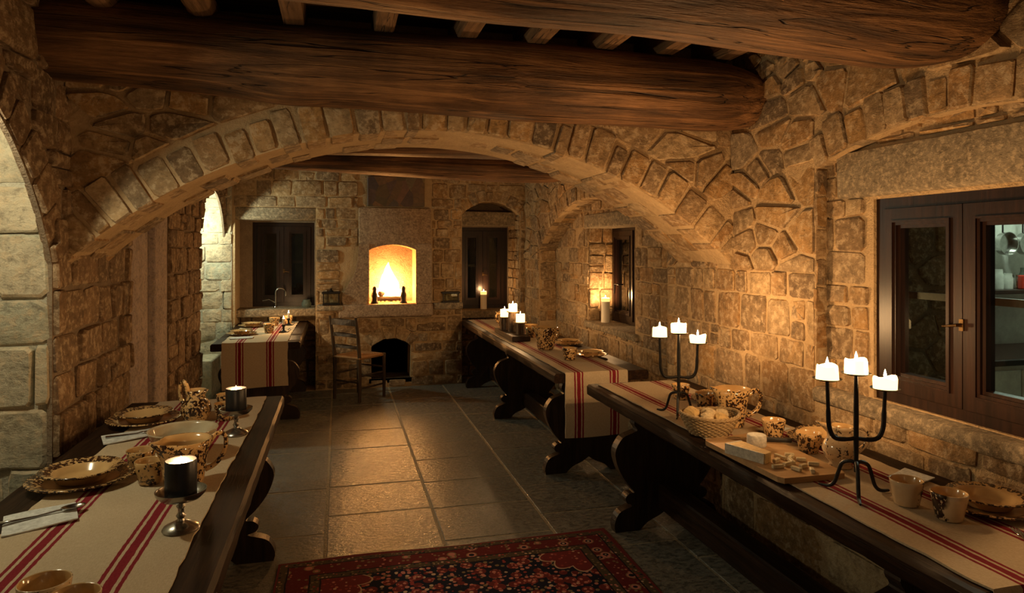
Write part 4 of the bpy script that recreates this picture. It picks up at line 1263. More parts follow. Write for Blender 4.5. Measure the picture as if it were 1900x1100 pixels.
def runner(label, xc, width, y0, y1, z=0.762, hang_near=0.0, hang_far=0.0, seed=1, y_edge=None):
    rg = random.Random(seed)
    path = []      # (y, z, normal)
    if hang_near:
        kk = 10
        for i in range(kk):
            t = i / kk
            path.append((y0 - 0.012 - 0.012 * math.sin(3 * t + 1), z - hang_near + (hang_near - 0.012) * t))
        path += [(y0 - 0.010, z - 0.008), (y0 - 0.003, z)]
    L = y1 - y0
    kk = int(L / 0.05)
    for i in range(kk + 1):
        path.append((y0 + L * i / kk, z))
    nu = 26
    top, bot, uv = [], [], []
    s = 0
    ph = [rg.uniform(0, 6) for _ in range(6)]
    edge = [rg.uniform(-0.004, 0.004) for _ in range(len(path))]
    for i, (y, zz) in enumerate(path):
        if i:
            s += math.hypot(y - path[i - 1][0], zz - path[i - 1][1])
        hanging = zz < z - 0.009
        for j in range(nu + 1):
            u = -width / 2 + width * j / nu
            e = edge[i] if j in (0, nu) else 0.0
            wave = 0.0018 * (1 + math.sin(7 * s + 9 * u + ph[0]) * math.sin(21 * u + 3 * s + ph[1]))
            drift = 0.006 * math.sin(2.1 * s + ph[2])
            if hanging:
                ww = 0.006 * math.sin(14 * u + ph[3]) * (z - zz)
                top.append((xc + u + e + drift, y - 0.004 + ww - 0.002, zz + (0.012 * math.sin(5 * u + ph[4]) if i == 0 else 0)))
                bot.append((xc + u + e + drift, y + ww + 0.003, zz + (0.012 * math.sin(5 * u + ph[4]) if i == 0 else 0)))
            else:
                top.append((xc + u + e + drift, y, zz + 0.0035 + wave))
                bot.append((xc + u + e + drift, y, zz + 0.0002))
            uv.append((u, s))
    nr = len(path)
    c0 = (xc, (y0 + y1) / 2, z)
    vs = [(p[0] - c0[0], p[1] - c0[1], p[2] - c0[2]) for p in top + bot]
    fs = []
    o_ = nr * (nu + 1)
    idx = lambda i, j: i * (nu + 1) + j
    for i in range(nr - 1):
        for j in range(nu):
            fs.append((idx(i, j), idx(i, j + 1), idx(i + 1, j + 1), idx(i + 1, j)))
            fs.append((o_ + idx(i + 1, j), o_ + idx(i + 1, j + 1), o_ + idx(i, j + 1), o_ + idx(i, j)))
    for i in range(nr - 1):
        for j in (0, nu):
            fs.append((idx(i, j), idx(i + 1, j), o_ + idx(i + 1, j), o_ + idx(i, j)))
    for j in range(nu):
        for i in (0, nr - 1):
            fs.append((idx(i, j), idx(i, j + 1), o_ + idx(i, j + 1), o_ + idx(i, j)))
    m = MB().add(vs, fs)
    o = m.build('table_runner', 'runner_cloth', smooth='auto', loc=c0)
    lay = o.data.uv_layers.new(name='UVMap')
    uv2 = uv + uv
    for lp in o.data.loops:
        lay.data[lp.index].uv = uv2[lp.vertex_index]
    return tag(o, label, 'table runner')
runner('beige runner with red stripes under the cheese board and candelabra', 1.80, 0.495, 1.33, 3.94, hang_near=0.25, seed=1)
runner('beige red-striped runner hanging over the near end of the far right table', 1.69, 0.45, 4.355, 7.85, hang_near=0.42, seed=2)
runner('beige red-striped runner on the left foreground table under the black candles', -0.675, 0.55, 1.2, 4.07, seed=3)
runner('beige red-striped runner hanging from the far left table', -0.72, 0.555, 6.445, 8.25, hang_near=0.40, seed=4)
TZ = 0.7685

# ---- rug
rug_mat(-0.3, 1.455, 0.75, 3.625)
m = MB()
nx, ny = 40, 60
vs = []
for j in range(ny + 1):
    for i in range(nx + 1):
        x = -0.3 + 1.755 * i / nx
        y = 0.75 + 2.875 * j / ny
        x += 0.008 * math.sin(y * 4) if i in (0, nx) else 0
        y += (0.010 * math.sin(x * 5 + 1)) if j == ny else 0
        vs.append((x, y, 0.011 + 0.0015 * math.sin(x * 9 + y * 7)))
fs = [(j * (nx + 1) + i, j * (nx + 1) + i + 1, (j + 1) * (nx + 1) + i + 1, (j + 1) * (nx + 1) + i) for j in range(ny) for i in range(nx)]
k0 = len(vs)
vs += [(v[0], v[1], 0.0035) for v in vs]
per = [j * (nx + 1) for j in range(ny + 1)] + [ny * (nx + 1) + i for i in range(1, nx + 1)] + [j * (nx + 1) + nx for j in range(ny - 1, -1, -1)] + [i for i in range(nx - 1, 0, -1)]
for a, b in zip(per, per[1:] + per[:1]):
    fs.append((a, b, b + k0, a + k0))
o = m.add(vs, fs).build('rug', 'rug_wool', smooth='auto'); tag(o, 'red and navy patterned wool rug on the slab floor in the foreground', 'rug')

# ================================================================== TABLEWARE
def tumbler(loc, label, mats=('glaze_plain', 'glaze_spotted'), s=1.0, rotz=0.0, group=None):
    m = MB()
    prof = [(0.0, 0.008), (0.030, 0.009), (0.036, 0.03), (0.043, 0.06), (0.047, 0.079), (0.049, 0.082), (0.051, 0.080), (0.048, 0.06), (0.042, 0.03), (0.037, 0.004), (0.033, 0.0), (0.0, 0.001)]
    m.lathe([(r * s, z * s) for r, z in prof], 30, [0, 0, 0, 0, 0, 1, 1, 1, 1, 1, 1])
    o = m.build('tumbler', list(mats), smooth=True, loc=loc, rotz=rotz)
    return tag(o, label, 'cup', group)
def plate_pair(loc, l1, l2, s=1.0, tilt=0.0):
    m = MB().lathe([(r * s, z * s) for r, z in [(0.0, 0.006), (0.10, 0.007), (0.113, 0.012), (0.125, 0.019), (0.162, 0.026), (0.165, 0.024), (0.163, 0.020), (0.128, 0.012), (0.11, 0.003), (0.09, 0.0), (0.0, 0.0)]], 48)
    a = tag(m.build('charger_plate', 'glaze_charger', smooth=True, loc=loc), l1, 'plate')
    m = MB().lathe([(r * s, z * s) for r, z in [(0.0, 0.005), (0.055, 0.006), (0.073, 0.014), (0.084, 0.034), (0.095, 0.038), (0.124, 0.046), (0.127, 0.044), (0.125, 0.040), (0.096, 0.032), (0.086, 0.026), (0.075, 0.006), (0.06, 0.0), (0.0, 0.0)]], 48)
    b = tag(m.build('soup_plate', 'glaze_soup', smooth=True, loc=(loc[0], loc[1], loc[2] + 0.0078 * s)), l2, 'plate')
    return a, b
def jug(loc, label, prof, spout_a, handle, mats, rotz=0.0, spout=0.03, name='jug', seg=40):
    # prof: outer profile bottom to top; wall added inside
    t = thing(name, loc, label, 'jug', rotz=rotz)
    th = 0.005
    inner = [(max(0.0, r - th), z + (0.006 if i == 0 else 0)) for i, (r, z) in enumerate(prof)]
    full = [(0.0, 0.0)] + list(prof) + list(reversed(inner)) + [(0.0, inner[0][1])]
    zt = prof[-1][1]
    zb = prof[0][1]
    def fn(i, a, r, z, p):
        if r < 1e-4: return p
        q = max(0.0, (z - zt * 0.55) / (zt * 0.45)) ** 2
        da = (a - spout_a + PI) % (2 * PI) - PI
        g = math.exp(-(da / 0.32) ** 2)
        pinch = -0.35 * spout * math.exp(-((abs(da) - 0.75) / 0.28) ** 2)
        rr = r + q * (spout * g + pinch)
        return (rr * math.cos(a), rr * math.sin(a), z + q * spout * 0.35 * g)
    k = len(prof)
    mis = [1] * k + [1] + [0] * (len(full) - 1 - k - 1)
    MB().lathe(full, seg, mis, fn).build('body', list(mats), t, smooth=True)
    if handle:
        ha, pts, hr = handle
        ca, sa = math.cos(ha), math.sin(ha)
        P = catmull([(ca * r, sa * r, z) for r, z in pts], 4)
        MB().tube(P, [hr * (1.15 - 0.3 * math.sin(PI * i / (len(P) - 1))) for i in range(len(P))], 10).build('handle', mats[1], t, smooth=True)
    return t
SPOT = ('glaze_plain', 'glaze_spotted')
DENSE = ('glaze_plain', 'glaze_dense')

# --- left foreground table
plate_pair((-0.885, 2.73, TZ), 'big speckled plate under the soup plate nearest on the left table', 'rim-speckled soup plate stacked on the nearest left plate', 1.04)
plate_pair((-0.90, 3.60, TZ), 'big speckled plate beside the stone pier on the left table', 'soup plate with speckled rim beside the stone pier', 1.0)
tumbler((-0.715, 2.815, TZ), 'speckled tumbler behind another, between plate and jug on the left table')
tumbler((-0.648, 2.665, TZ), 'speckled tumbler just left of the front black candle')
tumbler((-0.640, 1.745, TZ), 'plain yellowish tumbler at the bottom left edge of the picture', ('glaze_plain', 'glaze_sparse'), 1.06)
tumbler((-0.555, 1.665, TZ), 'yellowish tumbler cut off by the bottom left edge of the picture', ('glaze_plain', 'glaze_sparse'), 1.04)
widejug = [(0.055, 0.0), (0.062, 0.012), (0.068, 0.05), (0.074, 0.10), (0.082, 0.14), (0.09, 0.168)]
jug((-0.526, 2.61, TZ), 'wide yellow jug with a spout behind the front black candle', [(r * 1.02, z * 0.96) for r, z in widejug], math.radians(215), (math.radians(20), [(0.080, 0.135), (0.105, 0.165), (0.135, 0.155), (0.135, 0.105), (0.105, 0.06), (0.068, 0.045)], 0.009), SPOT, spout=0.028)
m = MB().lathe([(0.0, 0.0), (0.06, 0.0), (0.07, 0.008), (0.106, 0.055), (0.127, 0.108), (0.131, 0.114), (0.127, 0.115), (0.12, 0.106), (0.098, 0.055), (0.062, 0.012), (0.0, 0.01)], 44)
o = m.build('deep_bowl', 'glaze_bowl', smooth=True, loc=(-0.60, 2.96, TZ)); tag(o, 'deep pale bowl standing behind the wide yellow jug', 'bowl')
pitp = [(0.045, 0.0), (0.05, 0.008), (0.065, 0.035), (0.07, 0.06), (0.062, 0.09), (0.045, 0.112), (0.042, 0.128), (0.052, 0.152)]
jug((-0.665, 3.56, TZ), 'small pot-bellied speckled pitcher at the far end of the left table', pitp, math.radians(-35), (math.radians(145), [(0.046, 0.135), (0.072, 0.185), (0.098, 0.17), (0.10, 0.12), (0.085, 0.085), (0.064, 0.07)], 0.010), DENSE, spout=0.022)
tumbler((-0.535, 3.56, TZ), 'tumbler between the pot-bellied pitcher and the rear black candle', DENSE)
tumbler((-0.56, 3.78, TZ), 'tumbler farthest along the left foreground table', DENSE)

def napkin(loc, label, w_, d_, rotz, seed=0):
    rg = random.Random(seed)
    m = MB()
    k = 8
    vs = []
    for layer in range(2):
        for j in range(k + 1):
            for i in range(k + 1):
                u, v = i / k - 0.5, j / k - 0.5
                z = 0.0008 + 0.004 * (0.5 + 0.5 * math.sin(4 * u + 3 * v + seed)) + 0.002
                vs.append((u * w_ + 0.12 * v * w_, v * d_, z + (0.002 if layer == 0 else -0.0004 - 0.0012)))
    q = (k + 1) ** 2
    fs = []
    for j in range(k):
        for i in range(k):
            a = j * (k + 1) + i
            fs.append((a, a + 1, a + k + 2, a + k + 1))
            fs.append((q + a, q + a + k + 1, q + a + k + 2, q + a + 1))
    per = [j * (k + 1) for j in range(k + 1)] + [k * (k + 1) + i for i in range(1, k + 1)] + [j * (k + 1) + k for j in range(k - 1, -1, -1)] + list(range(k - 1, 0, -1))
    for a, b in zip(per, per[1:] + per[:1]):
        fs.append((a, b, b + q, a + q))
    o = m.add(vs, fs).build('paper_napkin', 'napkin_paper', smooth='auto', loc=loc, rotz=rotz)
    return tag(o, label, 'napkin')
def spoon(loc, label, rotz):
    m = MB()
    pts = [(-0.10, 0, 0.010), (-0.06, 0, 0.007), (0.0, 0, 0.006), (0.05, 0, 0.010), (0.065, 0, 0.010)]
    m.tube(pts, [0.0065, 0.005, 0.0035, 0.0032, 0.004], 8)
    m.v = [(v[0], v[1] * 1.3, v[2] * 0.9) for v in m.v]
    bl = MB()
    rs = [0.0, 0.3, 0.6, 0.85, 1.0]
    vs = []
    for q, rr in enumerate(rs):
        for k in range(20):
            a = 2 * PI * k / 20
            vs.append((0.095 + 0.034 * rr * math.cos(a), 0.021 * rr * math.sin(a), 0.004 + 0.010 * rr * rr))
    for q, rr in enumerate(reversed(rs)):
        for k in range(20):
            a = 2 * PI * k / 20
            vs.append((0.095 + 0.034 * rr * math.cos(a), 0.021 * rr * math.sin(a), 0.0025 + 0.010 * rr * rr))
    fs = []
    R_ = len(rs) * 2
    for q in range(R_ - 1):
        for k in range(20):
            k2 = (k + 1) % 20
            fs.append((q * 20 + k, q * 20 + k2, (q + 1) * 20 + k2, (q + 1) * 20 + k))
    m.add(vs, fs)
    o = m.build('spoon', 'steel', smooth=True, loc=loc, rotz=rotz)
    return tag(o, label, 'spoon')
def fork(loc, label, rotz):
    m = MB()
    m.tube([(-0.10, 0, 0.008), (-0.05, 0, 0.006), (0.02, 0, 0.006), (0.045, 0, 0.010)], [0.006, 0.005, 0.0032, 0.0035], 8)
    m.bbox(0.04, 0.062, -0.011, 0.011, 0.008, 0.0105, 0.001, 1)
    for k in (-1.5, -0.5, 0.5, 1.5):
        m.tube([(0.058, k * 0.0062, 0.0095), (0.085, k * 0.0062, 0.007), (0.105, k * 0.006, 0.009)], [0.002, 0.0018, 0.001], 6)
    o = m.build('fork', 'steel', smooth='auto', loc=loc, rotz=rotz)
    return tag(o, label, 'fork')
napkin((-0.885, 2.385, TZ), 'white paper napkin under a spoon at the left edge', 0.19, 0.17, math.radians(28), 1)
spoon((-0.895, 2.385, TZ + 0.006), 'shiny spoon lying on the white napkin at the left edge', math.radians(28))
napkin((-0.90, 3.335, TZ), 'white napkin with a fork beside the rear left plates', 0.20, 0.14, math.radians(30), 2)
fork((-0.885, 3.335, TZ + 0.006), 'fork lying on the napkin beside the rear left plates', math.radians(22))

def flame(parent, loc, s=1.0):
    m = MB()
    prof = [(0.0001, 0.0), (0.004, 0.003), (0.0062, 0.010), (0.0055, 0.018), (0.003, 0.028), (0.0001, 0.038)]
    m.lathe([(r * s, z * s) for r, z in prof], 10)
    return m.build('flame', 'candle_flame', parent, smooth=True, loc=loc)
def candle(loc, label, r, h, mat, power=CP, group=None, melted=0.0, glow=0.0, seed=0, sunk=False):
    t = thing('candle', loc, label, 'candle', group)
    rg = random.Random(seed)
    p1 = rg.uniform(0, 6)
    def fn(i, a, rr, z, p):
        if melted and z > h * 0.4:
            k = (z / h)
            return (p[0] * (1 + melted * 0.25 * math.sin(2 * a + p1)), p[1] * (1 + melted * 0.25 * math.sin(2 * a + p1)), z + melted * 0.3 * h * k * (math.sin(3 * a + p1) * 0.5 + 0.4 * math.cos(2 * a)))
        return p
    if sunk:                # burnt-down middle: the flame stands in a pool inside the rim
        MB().lathe([(0.0, 0.0), (r * 0.97, 0.0), (r, 0.004), (r, h - 0.004), (r * 0.95, h), (r * 0.90, h - 0.002), (r * 0.84, h - 0.020), (0.0, h - 0.022)], 30).build('wax_body', mat, t, smooth='auto')
        MB().lathe([(0.0, h - 0.0215), (r * 0.84, h - 0.0195), (r * 0.86, h - 0.012), (0.0, h - 0.0115)], 30).build('molten_pool', 'emissive_wax', t, smooth='auto')
        MB().tube([(0, 0, h - 0.012), (0.001, 0, h - 0.006)], 0.0012, 6).build('wick', 'wick', t)
        flame(t, (0, 0, h - 0.010), 0.55)
        l = lamp('candle_light', (0, 0, h + 0.004), power, CANDLE, 0.010)
        l.parent = t
        return t
    if glow:
        MB().lathe([(0.0, 0.0), (r, 0.0), (r * 1.0, h - glow)], 24).build('wax_body', mat, t, smooth='auto')
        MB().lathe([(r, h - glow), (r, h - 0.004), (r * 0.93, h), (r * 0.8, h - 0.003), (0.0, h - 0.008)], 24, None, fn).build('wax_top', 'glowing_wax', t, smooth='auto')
    else:
        MB().lathe([(0.0, 0.0), (r * 0.97, 0.0), (r, 0.004), (r, h - 0.005), (r * 0.95, h), (r * 0.8, h - 0.003), (0.0, h - 0.008)], 24, None, fn).build('wax_body', mat, t, smooth='auto')
    MB().tube([(0, 0, h - 0.010), (0.001, 0, h + 0.006)], 0.0012, 6).build('wick', 'wick', t)
    flame(t, (0, 0, h - 0.002), 0.8)
    l = lamp('candle_light', (0, 0, h + 0.022), power, CANDLE, 0.012)
    l.parent = t
    return t
def candle_stand(loc, label, s=1.0):
    t = thing('candle_stand', loc, label, 'candle stand')
    MB().lathe([(r * s, z * s) for r, z in [(0.0, 0.0), (0.05, 0.0), (0.052, 0.004), (0.047, 0.012), (0.03, 0.020), (0.014, 0.028), (0.0, 0.029)]], 30).build('foot', 'pewter', t, smooth='auto')
    MB().lathe([(r * s, z * s) for r, z in [(0.0, 0.026), (0.012, 0.026), (0.009, 0.034), (0.014, 0.042), (0.009, 0.050), (0.008, 0.062), (0.013, 0.070), (0.009, 0.078), (0.014, 0.088), (0.0, 0.088)]], 18).build('stem', 'pewter', t, smooth='auto')
    MB().lathe([(r * s, z * s) for r, z in [(0.0, 0.085), (0.03, 0.086), (0.055, 0.094), (0.068, 0.108), (0.071, 0.118), (0.068, 0.118), (0.063, 0.106), (0.05, 0.097), (0.0, 0.092)]], 34).build('pan', 'pewter', t, smooth='auto')
    return t
candle_stand((-0.452, 2.20, TZ), 'pewter pedestal dish of the nearest black candle')
candle((-0.452, 2.20, TZ + 0.092), 'thick black pillar candle nearest the camera', 0.044, 0.115, 'black_wax', CP * 0.55, sunk=True)
candle_stand((-0.445, 3.27, TZ), 'pewter pedestal dish of the rear black candle', 1.0)
candle((-0.445, 3.27, TZ + 0.092), 'thick black pillar candle at the far end of the left table', 0.044, 0.115, 'black_wax', CP * 0.55, sunk=True)

# --- iron candelabra
def candelabra(loc, label, rotz, clabels, grp, seed, heights=(0.05, 0.05, 0.04), mats=('emissive_wax',) * 3):
    t = thing('candelabra', loc, label, 'candelabra', rotz=rotz)
    MB().tube([(0, 0, 0.075), (0, 0, 0.17), (0, 0, 0.30), (0, 0, 0.405)], [0.007, 0.0085, 0.0085, 0.0065], 10).build('stem', 'iron', t, smooth='auto')
    for ang in (73, 192, 320):
        a = math.radians(ang - 180)
        c, s = math.cos(a), math.sin(a)
        P = catmull([(c * r, s * r, z) for r, z in [(0.0, 0.105), (0.02, 0.108), (0.045, 0.095), (0.058, 0.06), (0.07, 0.025), (0.09, 0.008), (0.122, 0.0065)]], 5)
        MB().tube(P, [0.0065] * (len(P) - 6) + [0.006, 0.006, 0.0055, 0.005, 0.0045, 0.004], 8).build('leg', 'iron', t, smooth='auto')
    spots = [(0.0, 0.405)]
    for sx, zp in ((-1, 0.385), (1, 0.355)):
        P = catmull([(0.0, 0, 0.19), (sx * 0.03, 0, 0.185), (sx * 0.07, 0, 0.19), (sx * 0.088, 0, 0.225), (sx * 0.092, 0, 0.29), (sx * 0.095, 0, zp)], 5)
        MB().tube(P, [0.007] * 6 + [0.008] * (len(P) - 12) + [0.0065] * 6, 8).build('arm', 'iron', t, smooth='auto')
        spots.append((sx * 0.095, zp))
    for x, z in spots:
        MB().lathe([(0.0, z - 0.004), (0.03, z - 0.002), (0.046, z + 0.004), (0.047, z + 0.006), (0.03, z + 0.001), (0.0, z)], 24, cx=x).build('drip_plate', 'iron', t, smooth='auto')
    M = Matrix.Translation(loc) @ Matrix.Rotation(rotz, 4, 'Z')
    for k, (x, z) in enumerate(spots):
        p = M @ Vector((x, 0, z + 0.0005))
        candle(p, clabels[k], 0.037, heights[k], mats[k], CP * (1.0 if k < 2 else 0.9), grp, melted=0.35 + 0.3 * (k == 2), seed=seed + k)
    return t
RZ = -YAW - math.radians(4)
candelabra((1.70, 1.955, TZ), 'black iron three-armed candelabra nearest the right window', RZ,
           ('squat lit candle in the middle of the nearest candelabra', 'squat lit candle on the left arm of the nearest candelabra', 'melted lit candle on the right arm of the nearest candelabra'), 'candles on the nearest candelabra', 1)
candelabra((1.655, 3.115, TZ), 'black iron three-armed candelabra at the far end of the cheese table', RZ + 0.05,
           ('lit candle in the middle of the farther iron candelabra', 'lit candle on the left arm of the farther iron candelabra', 'lit candle on the right arm of the farther iron candelabra'), 'candles on the farther candelabra', 5)

# --- right foreground table: jug, basket, board
talljug = [(0.05, 0.0), (0.054, 0.008), (0.058, 0.04), (0.066, 0.09), (0.076, 0.135), (0.083, 0.158)]
jug((1.79, 2.85, TZ), 'speckled jug with big handle behind the bread basket', [(r * 1.02, z * 1.12) for r, z in talljug], math.radians(170), (math.radians(-12), [(0.078, 0.145), (0.11, 0.165), (0.135, 0.145), (0.13, 0.095), (0.10, 0.06), (0.062, 0.05)], 0.011), DENSE, spout=0.026)
def basket(loc, label):
    t = thing('bread_basket', loc, label, 'basket')
    rad = lambda z: 0.083 + 0.048 * (z / 0.085) ** 0.8
    sq = 0.86
    m = MB()
    kk = 44
    rows = 11
    for q in range(rows):
        z = 0.006 + 0.076 * q / (rows - 1)
        pts = []
        for k in range(kk * 2):
            a = 2 * PI * k / (kk * 2)
            rr = rad(z) + 0.0035 * math.sin(kk / 2 * a + (q % 2) * PI)
            pts.append((rr * math.cos(a), rr * sq * math.sin(a), z + 0.0008 * math.sin(5 * a + q)))
        m.tube(pts, 0.0042, 5, True)
    m.build('woven_side', 'wicker', t, smooth=True)
    m = MB()
    for k in range(kk // 2 * 1):
        a = 2 * PI * (k + 0.5) / (kk // 2)
        m.tube([(rad(z) * math.cos(a), rad(z) * sq * math.sin(a), z) for z in (0.002, 0.03, 0.06, 0.088)], 0.003, 5)
    m.build('stakes', 'wicker', t, smooth=True)
    m = MB()
    for ph in (0, 2.1, 4.2):
        pts = []
        for k in range(96):
            a = 2 * PI * k / 96
            rr = rad(0.088) + 0.004 * math.cos(14 * a + ph)
            pts.append((rr * math.cos(a), rr * sq * math.sin(a), 0.089 + 0.005 * math.sin(14 * a + ph) + 0.005 * math.cos(2 * a)))
        m.tube(pts, 0.0045, 6, True)
    m.build('braided_rim', 'wicker', t, smooth=True)
    MB().lathe([(0.0, 0.002), (0.082, 0.002), (0.082, 0.007), (0.0, 0.007)], 32, None, lambda i, a, r, z, p: (p[0], p[1] * sq, p[2])).build('base', 'wicker', t)
    return t
basket((1.62, 2.76, TZ), 'oval wicker basket filled with bread chunks on the right table')
rg = random.Random(17)
for k, (x, y, z, s) in enumerate(((-0.075, 0.03, 0.058, 0.036), (-0.04, -0.04, 0.05, 0.034), (0.005, 0.02, 0.058, 0.033), (0.03, -0.045, 0.05, 0.032), (0.062, 0.01, 0.054, 0.033), (-0.005, -0.012, 0.066, 0.026), (0.02, 0.06, 0.048, 0.03), (-0.03, 0.06, 0.048, 0.03))):
    bm = bmesh.new()
    bmesh.ops.create_icosphere(bm, subdivisions=2, radius=s)
    for v in bm.verts:
        v.co.x *= 1.1
        v.co.z *= 0.85 + (0.25 if k == 0 else 0)
        v.co *= 1 + rg.uniform(-0.09, 0.09)
        v.co.y = min(v.co.y, s * 0.6)
    me = bpy.data.meshes.new('bread_chunk')
    bm.to_mesh(me); bm.free()
    me.materials.append(MATS['bread' if k % 3 == 0 else 'bread_crumb'])
    o = bpy.data.objects.new('bread_chunk', me); COL.objects.link(o)
    o.location = (1.62 + x, 2.76 + y, TZ + z + 0.024)
    o.rotation_euler = (rg.uniform(-.4, .4), rg.uniform(-.4, .4), rg.uniform(0, 6))
    tag(o, 'torn chunk of yellowish bread in the oval wicker basket', 'bread', 'bread chunks in the basket')

# cutting board: corners read on the table plane
bc = [(1.503, 2.615), (1.515, 2.10), (1.785, 2.095), (1.80, 2.66)]
bcx, bcy = 1.65, 2.37
m = MB()
out = []
for i in range(4):
    a, b, c = bc[i - 1], bc[i], bc[(i + 1) % 4]
    for t in (0.045,):
        out.append((b[0] + (a[0] - b[0]) * t, b[1] + (a[1] - b[1]) * t))
        out.append((b[0] + (c[0] - b[0]) * t, b[1] + (c[1] - b[1]) * t))
m.prism([(p[0] - bcx, p[1] - bcy) for p in out], lambda u, v, w: (u, v, w), 0.0, 0.02)
o = m.build('cutting_board', 'board_pale', loc=(bcx, bcy, TZ)); tag(o, 'pale wooden cutting board carrying the cheeses', 'cutting board')
BZ = TZ + 0.0205
# cheese wedge
wd = thing('cheese_wedge', (1.553, 2.345, BZ), 'long wedge of soft cheese with white rind on the board', 'cheese', rotz=math.radians(-70))
tri = [(-0.085, -0.035), (0.09, -0.032), (0.085, 0.012), (-0.075, 0.045)]
MB().prism([(u * 0.985, v * 0.985) for u, v in tri], lambda u, v, w: (u, v, w), 0.001, 0.0385).build('paste', 'cheese_paste', wd)
MB().prism([(-0.086, -0.039), (0.084, -0.036), (0.084, -0.0305), (-0.086, -0.0335)], lambda u, v, w: (u, v, w), 0.0, 0.039).build('rind', 'cheese_rind', wd)
MB().prism([(-0.0915, -0.038), (-0.0855, -0.038), (-0.0755, 0.047), (-0.0815, 0.047)], lambda u, v, w: (u, v, w), 0.0, 0.039).build('rind', 'cheese_rind', wd)
o = MB().lathe([(0.0, 0.0), (0.036, 0.0), (0.039, 0.004), (0.0385, 0.04), (0.036, 0.046), (0.03, 0.047), (0.0, 0.0455)], 36, None, lambda i, a, r, z, p: (p[0] * (1 + 0.012 * math.sin(24 * a)), p[1] * (1 + 0.012 * math.sin(24 * a)), z)).build('round_cheese', 'cheese_rind', smooth='auto', loc=(1.668, 2.475, BZ))
tag(o, 'small round white cheese standing on the cutting board', 'cheese')
kn = thing('cheese_knife', (1.715, 2.535, BZ), 'table knife with black handle lying behind the round cheese', 'knife', rotz=math.radians(-25))
MB().bbox(0.02, 0.135, -0.012, 0.012, 0.0, 0.018, 0.006, 2).build('handle', 'knife_handle', kn, smooth='auto')
MB().prism([(0.02, -0.009), (-0.10, -0.010), (-0.125, 0.0), (-0.12, 0.010), (0.02, 0.009)], lambda u, v, w: (u, v, w), 0.007, 0.0095).build('blade', 'steel', kn)
sticks = [(1.656, 2.303, -75), (1.706, 2.315, -20), (1.712, 2.254, -25), (1.612, 2.265, 30), (1.628, 2.222, 15), (1.662, 2.245, 75), (1.668, 2.185, 20), (1.722, 2.197, -25), (1.575, 2.205, 0), (1.622, 2.163, -70), (1.668, 2.135, 60), (1.69, 2.285, 40)]
for k, (x, y, an) in enumerate(sticks):
    L = rg.uniform(0.017, 0.025)
    o = MB().bbox(-L, L, -0.0075, 0.0075, 0, 0.013, 0.002, 1, 0.0012, rg).build('cheese_stick', 'cheese_stick', loc=(x, y, BZ), rotz=math.radians(an))
    tag(o, 'small cut stick of yellow cheese scattered on the cutting board', 'cheese', 'cheese sticks on the board')
tumbler((1.835, 3.43, TZ), 'tumbler behind the stem of the farther candelabra', DENSE)
tumbler((1.850, 3.20, TZ), 'tumbler between the farther candelabra and the speckled jug', DENSE)
plate_pair((2.0, 3.32, TZ), 'big plate under the bowl behind the farther candelabra', 'soup plate behind the speckled jug on the right table', 0.88)
tumbler((1.853, 2.625, TZ), 'dark-speckled tumbler behind the round cheese', DENSE)
tumbler((1.862, 2.405, TZ), 'dark-speckled tumbler in front of the plates by the small pitcher', DENSE)
plate_pair((2.02, 2.52, TZ), 'big speckled plate behind the dark tumblers and cutting board', 'speckled soup plate behind the dark tumblers and cutting board', 0.86)
napkin((1.93, 2.74, TZ), 'white napkin between the speckled jug and the dark tumblers', 0.15, 0.10, 0.5, 3)
pit2 = [(0.042, 0.0), (0.044, 0.008), (0.038, 0.018), (0.058, 0.042), (0.067, 0.072), (0.06, 0.098), (0.041, 0.12), (0.037, 0.133), (0.043, 0.15), (0.05, 0.165)]
jug((1.855, 2.215, TZ), 'pale small pitcher with scattered dark specks beside the nearest candelabra', [(r * 0.98, z * 0.95) for r, z in pit2], math.radians(160), (math.radians(-20), [(0.046, 0.135), (0.075, 0.155), (0.1, 0.13), (0.095, 0.09), (0.062, 0.06)], 0.009), ('glaze_plain', 'glaze_sparse'), spout=0.045)
napkin((2.01, 2.04, TZ), 'white napkin beside the two pale tumblers at the right edge', 0.14, 0.11, 0.4, 4)
tumbler((1.79, 1.835, TZ), 'pale tumbler, left of the two at the right edge', ('glaze_plain', 'glaze_side'), 1.0, math.radians(-20))
tumbler((1.822, 1.705, TZ), 'pale tumbler, right of the two at the right edge', ('glaze_plain', 'glaze_side'), 1.02, math.radians(155))
plate_pair((2.015, 1.745, TZ), 'big plate with dark edge at the right edge of the picture', 'soup plate with dark-speckled edge at the right edge of the picture', 0.90)
fork((1.88, 1.50, TZ), 'fork lying beyond the plates at the right edge', math.radians(60))

# --- far right table
th = thing('candle_block', (1.585, 6.25, TZ), 'dark wooden plank stand with three posts holding candles', 'candle stand', rotz=math.radians(0))
MB().bbox(-0.085, 0.085, -0.36, 0.36, 0, 0.045, 0.006, 1).build('base', 'trestle_wood', th)
posts = [(-0.02, 0.20, 0.17), (0.02, 0.03, 0.235), (0.04, -0.17, 0.155)]
for x, y, h_ in posts:
    MB().lathe([(0.0, 0.043), (0.045, 0.043), (0.042, 0.08), (0.046, h_ * 0.7), (0.042, h_ - 0.01), (0.0, h_ - 0.01)], 16, None, lambda i, a, r, z, p: (p[0] * (1 + 0.06 * math.sin(5 * a)), p[1] * (1 + 0.06 * math.sin(5 * a)), z), cx=x, cy=y).build('post', 'bark_post', th, smooth='auto')
    MB().lathe([(0.0, h_ - 0.012), (0.05, h_ - 0.010), (0.062, h_ - 0.002), (0.06, h_), (0.0, h_ - 0.004)], 24, cx=x, cy=y).build('saucer', 'glaze_plain', th, smooth='auto')
